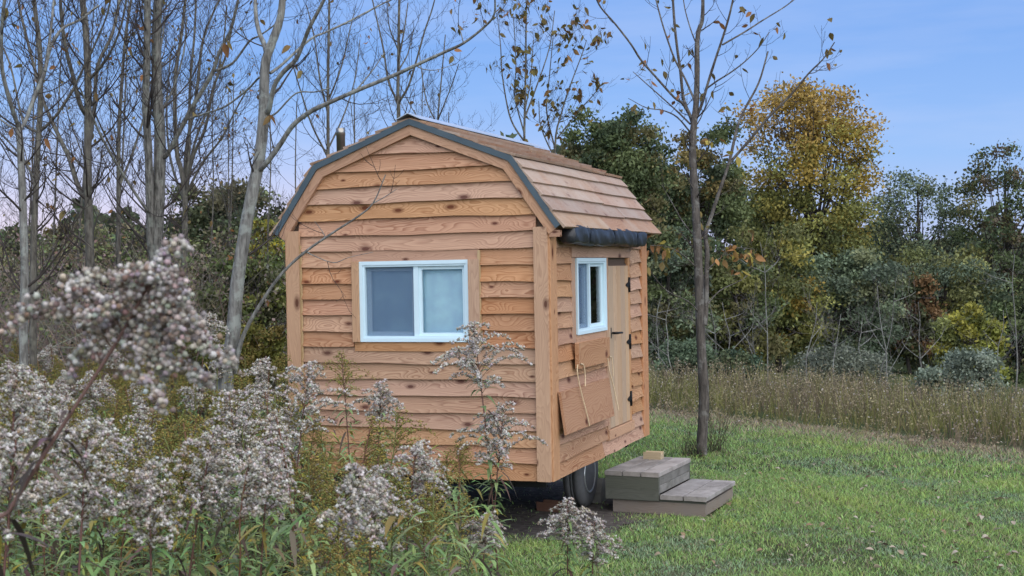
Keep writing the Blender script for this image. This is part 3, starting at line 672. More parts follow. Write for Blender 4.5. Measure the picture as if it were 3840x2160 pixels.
# ------------------------------------------------------------------ vegetation helpers
def jit(c, n, s=.18):
    c = np.asarray(c, float); k = 1+rng.normal(0, s, (n, 1)); h = 1+rng.normal(0, s*.35, (n, 3)); return np.clip(c*k*h, .004, .95)
def leaves(base, d, nrm, L, Wd, droop, col, st=4, k=2, fold=.25):
    """lance/ovate leaves, vectorised: returns V, F, C"""
    base = np.asarray(base, float); n = len(base); d = unit(d); s = unit(np.cross(d, nrm)); up = unit(np.cross(s, d))
    L = np.broadcast_to(L, (n,)); Wd = np.broadcast_to(Wd, (n,)); droop = np.broadcast_to(droop, (n,))
    t = np.linspace(0, 1, st); wp = np.maximum(np.sin(np.pi*t**.85), .02); wp[0] = .08; wp[-1] = .02
    c = base[:, None]+d[:, None]*(L[:, None]*t)[..., None]
    c[..., 2] -= droop[:, None]*L[:, None]*t**2
    rows = []
    for o in (np.linspace(-1, 1, k)):
        q = c+s[:, None]*(Wd[:, None]*.5*wp*o)[..., None]+up[:, None]*((abs(o)*fold)*Wd[:, None]*.5*wp)[..., None]; rows.append(q)
    V = np.stack(rows, 2)                                    # n, st, k, 3
    idx = np.arange(n)[:, None, None]*st*k+np.arange(st-1)[None, :, None]*k+np.arange(k-1)[None, None, :]
    F = np.stack([idx, idx+1, idx+k+1, idx+k], -1).reshape(-1, 4)
    return V.reshape(-1, 3), F, np.repeat(np.asarray(col, float), st*k, 0)
def rdir(n, zmin=-1.0, zmax=1.0):
    z = rng.uniform(zmin, zmax, n); a = rng.uniform(0, 2*np.pi, n); r = np.sqrt(np.maximum(0, 1-z*z)); return np.stack([r*np.cos(a), r*np.sin(a), z], 1)
def cards(pos, size, col, st=None):
    """small diamond leaves, random orientation"""
    n = len(pos); a = rdir(n); b = unit(np.cross(a, rdir(n))); size = np.broadcast_to(size, (n,))[:, None]
    V = np.stack([pos-a*size*.62, pos+b*size*.36, pos+a*size*.62, pos-b*size*.36], 1)
    return V.reshape(-1, 3), np.arange(4*n).reshape(n, 4), np.repeat(col, 4, 0)

# ------------------------------------------------------------------ goldenrod
def tufts(acc, pos, rad, col, dark, spikes=8, fine=False):
    """seed heads: small ragged core with radiating hairs"""
    n = len(pos); rad = np.broadcast_to(rad, (n,))[:, None, None]; ph = (1+5**.5)/2
    o = np.array([(-1, ph, 0), (1, ph, 0), (-1, -ph, 0), (1, -ph, 0), (0, -1, ph), (0, 1, ph), (0, -1, -ph), (0, 1, -ph), (ph, 0, -1), (ph, 0, 1), (-ph, 0, -1), (-ph, 0, 1)])/1.902
    V = pos[:, None]+o[None]*rad*rng.uniform(.72, 1.12, (n, 12, 1))
    f = np.array([(0, 11, 5), (0, 5, 1), (0, 1, 7), (0, 7, 10), (0, 10, 11), (1, 5, 9), (5, 11, 4), (11, 10, 2), (10, 7, 6), (7, 1, 8), (3, 9, 4), (3, 4, 2), (3, 2, 6), (3, 6, 8), (3, 8, 9), (4, 9, 5), (2, 4, 11), (6, 2, 10), (8, 6, 7), (9, 8, 1)])
    if fine: acc.add(V, (np.arange(n)[:, None, None]*12+f[None]).reshape(-1, 3), np.repeat(col, 12, 0))
    else:
        o = np.array([[1, 0, 0], [-1, 0, 0], [0, 1, 0], [0, -1, 0], [0, 0, 1], [0, 0, -1]], float); f = np.array([(0, 2, 4), (2, 1, 4), (1, 3, 4), (3, 0, 4), (2, 0, 5), (1, 2, 5), (3, 1, 5), (0, 3, 5)])
        V = pos[:, None]+o[None]*rad*rng.uniform(.55, 1.0, (n, 6, 1)); acc.add(V, (np.arange(n)[:, None, None]*6+f[None]).reshape(-1, 3), np.repeat(col, 6, 0))
    m = n*spikes; p = np.repeat(pos, spikes, 0); d = rdir(m, -.6, 1.0); s = unit(np.cross(d, rdir(m))); r = np.repeat(rad[:, 0], spikes, 0)
    V = np.stack([p+s*r*.12, p-s*r*.12, p+d*r*rng.uniform(1.1, 2.1, (m, 1))], 1); cc = np.repeat(col, spikes, 0)
    acc.add(V.reshape(-1, 3), np.arange(3*m).reshape(m, 3), np.repeat(np.minimum(cc*1.1, .9), 3, 0))
def plume(kind, top, axis, ln, nb, spread, side=None, spikes=10, trad=.0068):
    """arching racemes along the upper stem; kind 'white' gone to seed, 'gold' faded brown-gold"""
    acc = Acc(); axis = unit(axis); TP = []
    for i in range(nb):
        u = i/(nb-1); st = top-axis*ln*(1-u)
        az = i*2.4+rng.uniform(-.5, .5); out = np.array([math.cos(az), math.sin(az), 0.0])
        if side is not None: out = unit(out+side*1.1)
        bl = spread*(1.05-u*.86)*rng.uniform(.45, 1.3)*min(1, .45+2.2*u)
        k = 7; pts = [st]; d = unit(out*.75+axis*.75)
        for j in range(k):
            pts.append(pts[-1]+d*bl/k); d = unit(d+out*.12+np.array([0, 0, -.24])*(j*.42))
        pts = np.array(pts); acc.add(*tube(pts, np.linspace(.0016, .0007, k+1), 3), (.15, .10, .06) if kind == 'white' else (.17, .13, .05))
        m = max(5, int(bl/(.0043 if kind == 'white' else .0070))); t = np.sort(rng.uniform(.16, 1.0, m))*k; a = np.clip(t.astype(int), 0, k-1); q = pts[a]+(pts[a+1]-pts[a])*(t-a)[:, None]
        q = q+rng.normal(0, .0048, (m, 3))+np.array([0, 0, .005]); TP.append(q)
    q = np.concatenate(TP); n = len(q)
    # nodding tip
    if kind == 'white':
        c = jit((.54, .50, .445), n, .16); br = rng.random(n) < .24; c[br] = jit((.32, .27, .19), br.sum(), .2)
        hi = rng.random(n) < .18; c[hi] = jit((.76, .74, .69), hi.sum(), .05)
        tufts(acc, q, rng.uniform(.8, 1.25, n)*trad, c, np.array([.16, .11, .08]), spikes, spikes > 15)
    else:
        c = jit((.34, .275, .085), n, .25); g = rng.random(n) < .35; c[g] = jit((.26, .28, .085), g.sum(), .2)
        tufts(acc, q, rng.uniform(.7, 1.1, n)*trad*.75, c, np.array([.10, .07, .03]), max(4, spikes-5))
    return acc
def stem_leaves(pts, n, u0, u1, L, col, dead=.15, yellow=.06, st=5, k=3):
    u = np.sort(rng.uniform(u0, u1, n)); t = u*(len(pts)-1); a = np.clip(t.astype(int), 0, len(pts)-2); b = pts[a]+(pts[a+1]-pts[a])*(t-a)[:, None]
    az = np.arange(n)*2.4+rng.uniform(-.6, .6, n); d = np.stack([np.cos(az), np.sin(az), rng.uniform(.1, .8, n)], 1)
    ll = L*rng.uniform(.6, 1.15, n)*(1.1-.5*u); c = jit(col, n, .2); dr = rng.uniform(.25, .8, n)
    dd = rng.random(n) < dead*(1.8-1.4*u); c[dd] = jit((.10, .07, .055), dd.sum(), .25); dr[dd] = rng.uniform(.9, 1.8, dd.sum()); d[dd, 2] *= .2
    y = rng.random(n) < yellow; c[y] = jit((.32, .27, .05), y.sum(), .15)
    return leaves(b, d, np.tile([0, 0, 1.0], (n, 1)), ll, ll*rng.uniform(.14, .2, n), dr, c, st, k)
def goldenrod_meshes(kind, H, bend, az, pl, nb, spread, nl, spikes=8, nod=.9):
    """returns (stem, leaf, plume) meshes for one plant standing at the origin"""
    bd = np.array([math.cos(az), math.sin(az), 0]); t = np.linspace(0, 1, 9)
    pts = np.outer(t, [0, 0, H])+np.outer(t**2.2*bend, bd); pts[1:-1] += rng.normal(0, .006, (7, 3))
    ax = unit(pts[-1]-pts[-2]); tip = [pts[-1]]; d = ax.copy()
    s = Acc(); rad = np.linspace(.0048, .0022, 9); s.add(*tube(*smooth_path(pts, rad, 3), 5), (.17, .085, .055) if rng.random() < .55 else (.13, .15, .05))
    l = Acc(); l.add(*stem_leaves(pts, nl, .22, .86, .125, (.20, .285, .115)))
    p = plume(kind, pts[-1], ax, pl, nb, spread, bd*nod if nod else None, spikes)
    return s.build('stem', 'stalk', True), l.build('leaf_cluster', 'leaf'), p.build('plume', 'fluff', True)
GR = []
for i in range(14):
    kind = 'white' if i % 7 in (0, 1, 2, 4, 6) else 'gold'
    H = rng.uniform(1.18, 1.50)
    GR.append((kind, H, goldenrod_meshes(kind, H, rng.uniform(.03, .22), rng.uniform(0, 6.28), rng.uniform(.16, .25), int(rng.integers(26, 36)), rng.uniform(.15, .22), int(rng.integers(66, 90)))))
def place_plant(x, y, v, scale, rz, label, group=None, tilt=(0, 0), name='goldenrod_plant'):
    z = float(gz(x, y))-.01; mw = Matrix.Translation((x, y, z)) @ Matrix.Rotation(tilt[0], 4, 'X') @ Matrix.Rotation(tilt[1], 4, 'Y') @ Matrix.Rotation(rz, 4, 'Z') @ Matrix.Scale(scale, 4)
    e = bpy.data.objects.new(name, None); e.empty_display_size = .1; COL.objects.link(e); e.matrix_basis = mw; WM[e.name] = mw
    tag(e, label, 'plant', group)
    for nm, me in zip(('stem', 'leaf_cluster', 'plume'), v[2]):
        o = bpy.data.objects.new(nm, me); COL.objects.link(o); o.parent = e
        if nm != 'stem': o['kind'] = 'stuff'
    return e
def proj(p):
    d = np.asarray(p)-CAM; z = d @ FW; return 1920+FPX*(d @ RT)/z, 1080-FPX*(d @ UP)/z, z
def bx(y): return np.interp(y, [-9, -6, -4, -2, -1, -.35], [4.9, 4.05, 3.25, 2.3, 1.65, 1.15])
# hero plants: (plume top pixel x, y, distance, variant kind, label)
HERO = [
 (640, 1000, 2.15, 'white', 'tall pale goldenrod plume leaning close to the camera at far left', 1.0),
 (1775, 1225, 6.6, 'white', 'tall grey goldenrod plume overlapping the lower right corner of the front window', 1.25),
 (1890, 1530, 6.6, 'white', 'fluffy goldenrod head in front of the siding left of the cabin corner', 1.2),
 (1160, 1375, 6.4, 'white', 'broad white goldenrod plume before the left corner board', 1.3),
 (860, 1480, 6.0, 'white', 'wide flat-topped white goldenrod head below the leaning pale tree', 1.2),
 (60, 1400, 4.2, 'white', 'white goldenrod plume at the left edge of the picture', 1.0),
 (330, 1600, 3.8, 'white', 'bright white goldenrod plume below the leaning foreground plume', 1.0),
 (800, 1625, 4.6, 'white', 'large round white goldenrod head left of centre in the stand', 1.1),
 (1430, 1445, 7.2, 'white', 'short arching white goldenrod sprig against the siding under the window', .8),
 (1560, 1680, 5.4, 'white', 'drooping white goldenrod head below the cabin wall', 1.05),
 (1400, 1810, 4.8, 'white', 'curled white goldenrod head low in the middle of the stand', 1.0),
 (2130, 1880, 7.4, 'white', 'low white goldenrod head nearest the wheel and lawn', 1.0),
 (2230, 1960, 7.2, 'white', 'outermost white goldenrod head on the lawn side', .9),
 (1830, 1935, 6.2, 'white', 'small white goldenrod tuft left of the brown plank', .7),
 (60, 1650, 3.4, 'white', 'rounded white goldenrod head low at the left edge', 1.0),
 (780, 1180, 9.2, 'white', 'thin curled goldenrod tip beside the base of the leaning pale tree', .8),
 (1280, 1330, 7.8, 'gold', 'olive brown goldenrod spray before the left siding', 1.0),
 (1300, 1900, 4.4, 'gold', 'broad golden brown goldenrod in the lower middle foreground', 1.1),
 (560, 1760, 3.9, 'white', 'grey goldenrod head low in the left foreground', .9),
 (1010, 1700, 4.6, 'white', 'white goldenrod plume between the two broad heads in mid stand', .9),
]
wv = [g for g in GR if g[0] == 'white']; gv = [g for g in GR if g[0] == 'gold']
hero_xy = []
def hero_plant(px, py, dep, kind, label, size):
    top = P(px, py, dep); 
    near = dep < 3
    lean = np.array([RT[0], RT[1], 0])*(.62 if near else rng.uniform(-.12, .18))+np.array([FW[0], FW[1], 0])*rng.uniform(-.1, .1)
    gx_, gy_ = top[0]-lean[0], top[1]-lean[1]; g0 = float(gz(gx_, gy_)); H = top[2]-g0
    t = np.linspace(0, 1, 11); pts = np.array([gx_, gy_, g0])+np.outer(t, [0, 0, H])+np.outer(t**(1.25 if near else 2.0), lean)
    if near: pts[-1] += RT*.02; 
    ax = unit(pts[-1]-pts[-2]) if not near else unit(np.array([0, 0, .8])+RT*.45)
    loc = Vector((gx_, gy_, g0)); e = thing('goldenrod_plant', loc, label, 'plant', 'goldenrod plants in the foreground stand')
    s = Acc(); s.add(*tube(*smooth_path(pts, np.linspace(.006, .0026, 11), 3), 6), (.16, .085, .07)); obj('stem', s.build('stem', 'stalk', True), e)
    l = Acc(); l.add(*stem_leaves(pts, 95 if not near else 40, .25, .90 if not near else .8, .15, (.20, .285, .115) if not near else (.10, .075, .065), dead=.12 if not near else .8)); obj('leaf_cluster', l.build('leaf_cluster', 'leaf'), e)
    p = plume(kind, pts[-1], ax, (.21 if not near else .27)*size*(1.25 if not near else 1), 38 if not near else 48, (.205 if not near else .225)*size*(1.25 if not near else 1), RT*rng.uniform(-.5, .6) if not near else -RT*.10, 9 if not near else 16, .0070 if not near else .0050)
    obj('plume', p.build('plume', 'fluff', True), e); hero_xy.append((gx_, gy_))
for h in HERO[1:]: hero_plant(*h)
def near_plant(label):
    # the plant leaning close to the camera, its arching racemes one by one
    D = 2.15; K = 1.4907
    axis = [(-60, 1420), (20, 1290), (120, 1130), (230, 960), (300, 850), (350, 760), (390, 690), (420, 640), (465, 622)]
    a3 = np.array([P(x*K, y*K, D) for x, y in axis]); lo = a3[0]; g = float(gz(lo[0]-.3*RT[0], lo[1]-.3*RT[1])); base = np.array([lo[0]-.30*RT[0], lo[1]-.30*RT[1], g])
    e = thing('goldenrod_plant', tuple(base), label, 'plant', 'goldenrod plants in the foreground stand')
    pts = np.vstack([base, base*.55+lo*.45+np.array([0, 0, .12]), a3]); s = Acc(); s.add(*tube(*smooth_path(pts, np.linspace(.0048, .0014, len(pts)), 3), 6), (.15, .09, .075))
    rac = [([(285, 880), (225, 805), (140, 772), (65, 785), (28, 835)], 24), ([(310, 835), (250, 750), (205, 715), (170, 735)], 24), ([(335, 790), (430, 795), (500, 850), (555, 900), (592, 912)], 26), ([(350, 760), (420, 745), (475, 800), (515, 870)], 28),
           ([(265, 930), (330, 935), (382, 970), (408, 1035)], 18), ([(300, 860), (380, 870), (465, 925), (520, 965)], 26), ([(255, 925), (235, 870), (190, 900), (175, 950)], 18), ([(345, 765), (290, 705), (230, 700), (195, 720)], 24), ([(380, 705), (330, 680), (300, 700)], 20), ([(395, 690), (440, 700), (470, 750)], 20),
           ([(350, 760), (375, 700), (405, 650), (440, 618), (470, 622)], 20), ([(320, 820), (360, 850), (400, 900), (420, 950)], 24), ([(300, 850), (270, 800), (235, 790), (215, 830)], 22), ([(330, 800), (370, 780), (400, 800), (430, 850)], 32), ([(340, 780), (400, 760), (450, 790), (480, 850)], 34), ([(310, 840), (350, 830), (410, 850), (460, 890)], 36), ([(300, 850), (340, 870), (390, 910), (440, 930)], 34), ([(370, 720), (410, 720), (440, 760), (460, 810)], 30), ([(330, 790), (290, 760), (250, 770), (230, 800)], 30), ([(345, 765), (340, 720), (370, 680), (390, 700)], 28), ([(380, 700), (420, 690), (440, 730), (430, 790)], 28)]
    pa = Acc(); TP = []
    for px, th in rac:
        k = len(px); dd = D+np.linspace(0, rng.normal(0, .06), k); q, _ = smooth_path([P(x*K, y*K, d) for (x, y), d in zip(px, dd)], [.001]*k, 5); pa.add(*tube(q, np.linspace(.0014, .0007, len(q)), 3), (.18, .12, .08))
        ln = np.linalg.norm(np.diff(q, axis=0), axis=1).sum(); m = int(ln/.00125); t = rng.uniform(.12, 1, m)*(len(q)-1); a = np.clip(t.astype(int), 0, len(q)-2); c = q[a]+(q[a+1]-q[a])*(t-a)[:, None]
        TP.append(c+rng.normal(0, 1, (m, 3))*th*.00063*.52)
    q = np.concatenate(TP); n = len(q); c = jit((.50, .46, .42), n, .17); br = rng.random(n) < .27; c[br] = jit((.27, .21, .165), br.sum(), .2); hi = rng.random(n) < .15; c[hi] = jit((.70, .67, .63), hi.sum(), .05)
    tufts(pa, q, rng.uniform(.7, 1.2, n)*.0052, c, None, 12, True)
    obj('stem', s.build('stem', 'stalk', True), e); obj('plume', pa.build('plume', 'fluff', True), e)
    l = Acc(); l.add(*stem_leaves(pts[:6], 26, .3, .98, .11, (.16, .125, .105), dead=.8)); obj('leaf_cluster', l.build('leaf_cluster', 'leaf'), e)
near_plant(HERO[0][4])
# the rest of the stand
cand = []
for _ in range(9000):
    y = rng.uniform(-8.2, 7.5); x = rng.uniform(-7.5, 5.0)
    if y < -.3:
        if x > bx(y)-rng.uniform(0, .25): continue
    else:
        if x > -.22: continue
    u, v_, z = proj((x, y, 1.2))
    if z < 4.1 or u < -900 or u > 2250: continue
    cand.append((z, x, y))
pts_ = []
for z, x, y in cand:
    if all((x-a)**2+(y-b)**2 > (.21 if z < 7 else .24)**2 for _, a, b in pts_): pts_.append((z, x, y))
pts_.sort()
far_pl = []
cnt = 0
for z, x, y in pts_:
    # keep tops under the sight line to what the photograph shows behind them
    u, _, _ = proj((x, y, 1.0)); g0 = float(gz(x, y))
    lim = 1290 if u < 1080 else (1560 if u < 1350 else 1690 if u < 1900 else 1900)
    lim += rng.uniform(-60, 190)
    hmax = P(u, lim, z)[2]-g0
    H = min(rng.uniform(1.3, 1.7), hmax)
    if H < .45: continue
    v = random.choice(wv if rng.random() < .23 else gv)
    if cnt < 270 and u > -220:
        place_plant(x, y, v, min(1.12, max(.5, H/v[1])), rng.uniform(0, 6.28), ('white-plumed' if v[0] == 'white' else 'brown-gold')+(' goldenrod in the nearest rows of the foreground stand' if z < 5.2 else ' goldenrod in the stand before the cabin front wall' if u > 1050 else ' goldenrod in the stand left of the cabin'), 'goldenrod plants in the foreground stand', (rng.normal(0, .07), rng.normal(0, .07))); cnt += 1
    else: far_pl.append((x, y, H))
# lower, farther stalks: one mass
_a = Acc()
for x, y, H in far_pl:
    g0 = float(gz(x, y)); t = np.linspace(0, 1, 4); b = rng.normal(0, .07, 2); pts = np.array([x, y, g0])+np.outer(t, [0, 0, H])+np.outer(t**2, [b[0], b[1], 0])
    _a.add(*tube(pts, np.linspace(.004, .002, 4), 3), (.14, .10, .05))
    V, F, C = stem_leaves(pts, 24, .2, .85, .11, (.10, .14, .06), st=3, k=2); _a.add(V, F, C)
    n = 60; u_ = rng.random(n); az = rng.uniform(0, 6.28, n); rr = .13*(1-u_)*rng.uniform(.2, 1, n); q = pts[-1]+np.stack([rr*np.cos(az), rr*np.sin(az), (u_-.9)*.26+rng.normal(0, .01, n)], 1)
    c = jit((.36, .33, .30) if rng.random() < .35 else (.20, .16, .06), n, .2); _a.add(*cards(q, .03, c))
tag(obj('goldenrod_mass', _a.build('goldenrod_mass', 'leaf')), 'dense goldenrod growing left of the cabin', 'plants', kind='stuff')
# leafy undergrowth between the stalks
def in_stand(x, y): return np.where(y < -.3, x < bx(y)+.05, x < -.15)
n = 105000; y = rng.uniform(-8, 8, n); x = rng.uniform(-8, 5, n); ok = in_stand(x, y); x, y = x[ok], y[ok]
d_ = np.stack([x, y, np.ones(len(x))], 1)-CAM; zz = d_ @ FW; u = 1920+FPX*(d_ @ RT)/zz
ok = (zz > 3.9) & (u > -900) & (u < 2300) & ((u > -150) | (rng.random(len(u)) < .4)); x, y, zz = x[ok], y[ok], zz[ok]
keep = rng.random(len(x)) < np.clip(5.4/zz, .25, 1); x, y, zz = x[keep], y[keep], zz[keep]; n = len(x)
zb_ = gz(x, y)+rng.beta(1.7, 1.3, n)*(1.02+.22*np.clip((6-zz)/1.5, 0, 1))+.04; L = rng.uniform(.07, .15, n); c = jit((.25, .35, .13), n, .24)
q = rng.random(n); c[q < .22] = jit((.18, .14, .10), (q < .22).sum(), .25); k_ = (q > .93); c[k_] = jit((.27, .24, .06), k_.sum(), .2); k_ = (q > .80) & (q < .93); c[k_] = jit((.25, .20, .06), k_.sum(), .2)
_a = Acc(); _a.add(*leaves(np.stack([x, y, zb_], 1), rdir(n, -.2, .8), np.tile([0, 0, 1.0], (n, 1)), L, L*rng.uniform(.12, .2, n), rng.uniform(.2, .9, n), c, 4, 3))
tag(obj('undergrowth', _a.build('undergrowth', 'leaf')), 'tangle of narrow green and brown leaves between the stalks', 'undergrowth', kind='stuff')

# ------------------------------------------------------------------ lawn
def blades(n, x0, x1, y0, y1, hlo, hhi, wlo, whi, cfun, maskf):
    x = rng.uniform(x0, x1, n); y = rng.uniform(y0, y1, n); ok = maskf(x, y); x, y = x[ok], y[ok]
    d = np.stack([x, y, np.zeros(len(x))], 1)-CAM; z = d @ FW; u = 1920+FPX*(d @ RT)/z; v = 1080-FPX*(d @ UP)/z
    ok = (z > 6) & (u > -150) & (u < 4900) & (v < 2500) & ((u < 3900) | (rng.random(len(u)) < .4)); x, y = x[ok], y[ok]; n = len(x)
    h = rng.uniform(hlo, hhi, n); w_ = rng.uniform(wlo, whi, n); c, hs = cfun(x, y, n); h = h*hs
    a = rng.uniform(0, 6.28, n); s = np.stack([np.cos(a), np.sin(a), 0*a], 1)*w_[:, None]*.5; ln = np.stack([rng.normal(0, .6, n), rng.normal(0, .6, n), 0*a], 1)*h[:, None]
    b = np.stack([x, y, gz(x, y)-.004], 1); up = np.stack([0*h, 0*h, h], 1)
    V = np.stack([b-s, b+s, b+up*.6+ln*.45+s*.7, b+up*.6+ln*.45-s*.7, b+up*.9+ln*1.15], 1).reshape(-1, 3)
    i = np.arange(n)*5; return V, np.stack([i, i+1, i+2, i+3], 1), np.stack([i+3, i+2, i+4], 1), np.repeat(c, 5, 0)
def patch(x, y, f, s): return np.sin(x*f+s)*np.sin(y*f*1.3+s*2.1)+.6*np.sin(x*f*2.7+y*f*1.9+s*3)+.4*np.sin(x*f*5.1-y*f*4.3+s)
def lawn_col(x, y, n):
    p = patch(x, y, 1.1, .7)*.4+patch(x, y, 4.3, 2.7)*.3+.5+rng.normal(0, .2, n); c = jit((.265, .40, .13), n, .26)
    m = p > .95; c[m] = jit((.31, .42, .12), m.sum(), .2); m = p < .1; c[m] = jit((.25, .355, .20), m.sum(), .22)
    dead = rng.random(n) < .11+.10*(patch(x, y, 2.3, 2.0) > .9); c[dead] = jit((.36, .31, .21), dead.sum(), .2)
    e = edge_y(x)-y; t = np.clip(1-(e+rng.normal(0, .25, n))/1.3, 0, 1); tan = rng.random(n) < t*.95; c[tan] = jit((.38, .31, .22), tan.sum(), .2)
    return c, .75+.5*np.clip(p, 0, 1)+.4*t
def lawn_mask(x, y):
    e = ((x-1.30)/1.42)**2+((y-1.5)/1.85)**2+.16*patch(x, y, 3.1, 1.0)
    worn = (np.abs(x-4.35+.15*np.sin(y*3)) < .45) & (np.abs(y-.15+.1*np.sin(x*4)) < .5) & (rng.random(len(x)) < .55)
    st = (x > 2.22) & (x < 3.22) & (y > 1.43) & (y < 2.5)
    return (y < edge_y(x)+.2) & (~in_stand(x, y)) & (rng.random(len(x)) < np.clip((e-.62)/.5, .03, 1)) & ~st & ~worn
_a = Acc()
for (n, x0, x1, y0, y1, lo, hi, wl, wh) in ((260000, .9, 9.2, -2.2, 4.0, .020, .048, .0035, .0065), (185000, -1.0, 11.5, 3.5, 11, .025, .056, .005, .009)):
    V, F4, F3, C = blades(n, x0, x1, y0, y1, lo, hi, wl, wh, lawn_col, lawn_mask); o = _a.n
    _a.add(V, F4, C); _a.F.append(F3+o); _a.M.append(np.zeros(len(F3)))
# clover and low broad leaves
n = 9000; x = rng.uniform(1, 9, n); y = rng.uniform(-2, 10, n); ok = lawn_mask(x, y) & (patch(x, y, 1.7, 4.0) > .0); x, y = x[ok], y[ok]; n = len(x)
_a.add(*leaves(np.stack([x, y, gz(x, y)+rng.uniform(.015, .045, n)], 1), rdir(n, -.1, .5), np.tile([0, 0, 1.0], (n, 1)), rng.uniform(.02, .05, n), rng.uniform(.014, .028, n), .3, jit((.14, .22, .10), n, .25), 3, 2))
tag(obj('lawn_grass', _a.build('lawn_grass', 'blade')), 'short mown grass of the lawn with clover and a dry tan fringe', 'grass', kind='stuff')
# grass tufts against the steps and at the sapling foot come with the meadow below
# fallen leaves
LEAFM = []
for i in range(5):
    a = Acc(); L = rng.uniform(.05, .07); a.add(*leaves([[0, 0, .02]], [[1, .1, .12]], [[0, .2, 1]], [L], [L*.62], [rng.uniform(.1, .5)], [[(.36, .29, .20), (.42, .35, .27), (.13, .085, .06), (.30, .21, .13), (.47, .41, .33)][i]], 6, 3, .5)); LEAFM.append(a.build('fallen_leaf', 'leaf'))
lv = [(2730, 1805), (2860, 2075), (2875, 2010), (2915, 2063), (3060, 1750), (3085, 1752), (3065, 1790), (3195, 2080), (3262, 2010), (3305, 2060), (3270, 2105), (3585, 1828), (3580, 2010), (3595, 2085), (3665, 2085), (3680, 2115), (3690, 2035), (3525, 2000), (3455, 1800), (3265, 1800), (3525, 1875), (2640, 1970), (2660, 2040), (2760, 2010), (2780, 2070), (2555, 2010), (2920, 1770), (3200, 1950), (3400, 1960), (3370, 1900), (3750, 2140), (3010, 1990), (3100, 2000), (3010, 2140), (3280, 2140), (3450, 2090), (2230, 2050), (2480, 2090), (3740, 1880), (3150, 1880), (2690, 1900), (2840, 1890)]
lv += [(rng.uniform(2500, 3830), rng.uniform(1730, 2150)) for _ in range(100)]
for i, (px, py) in enumerate(lv):
    g = on_plane(px, py, 2, .0)
    li = int(rng.integers(0, 5)); o = bpy.data.objects.new('fallen_leaf', LEAFM[li]); COL.objects.link(o); o.location = (g[0], g[1], float(gz(g[0], g[1]))+.012); s_ = rng.uniform(.7, 1.2)
    o.rotation_euler = (rng.normal(0, .3), rng.normal(0, .3), rng.uniform(0, 6.28)); o.scale = (s_, s_, s_)
    tag(o, ('pale tan', 'pale buff', 'dark brown', 'reddish tan', 'whitish')[li]+' curled dry leaf fallen on the mown lawn', 'leaf', 'fallen leaves on the lawn')

# ------------------------------------------------------------------ trees
def grow(acc, p, d, L, r, lvl, tips, up=.22, nchild=5, col=(.05, .042, .038)):
    n = 5 if lvl > 0 else 3; pts = [np.asarray(p, float)]; d = unit(d)
    for i in range(n):
        pts.append(pts[-1]+d*L/n); d = unit(d+np.array([0, 0, up])+rng.normal(0, .09, 3))
    pts = np.array(pts); acc.add(*tube(pts, np.linspace(r, max(r*.35, .0014), n+1), 3 if r < .008 else 4), col)
    tips.append((pts[-1], unit(pts[-1]-pts[-2]), pts[-2]))
    if lvl > 0:
        for k in range(nchild):
            u = rng.uniform(.25, .95)*n; a = min(int(u), n-1); q = pts[a]+(pts[a+1]-pts[a])*(u-a); t = unit(pts[a+1]-pts[a])
            s = unit(np.cross(t, rng.normal(0, 1, 3))); grow(acc, q, t*.75+s*.75, L*rng.uniform(.28, .55), max(r*.5, .0016), lvl-1, tips, up, max(2, nchild-1), col)
def ovate(acc, tips, n, size, cols, spread=.05):
    if not tips or n == 0: return
    i = rng.integers(0, len(tips), n); w_ = rng.random(n)[:, None]; b = np.array([tips[k][0] for k in i])*w_+np.array([tips[k][2] for k in i])*(1-w_)
    b = b+rng.normal(0, spread*.3, (n, 3)); d = rdir(n, -1, .15); L = rng.uniform(.6, 1.15, n)*size
    c = np.array([cols[int(k)] for k in rng.integers(0, len(cols), n)])*(1+rng.normal(0, .18, (n, 1))); c = np.clip(c, .01, .9)
    acc.add(*leaves(b, d, rdir(n), L, L*rng.uniform(.5, .7, n), rng.uniform(0, .5, n), c, 5, 3, .35))
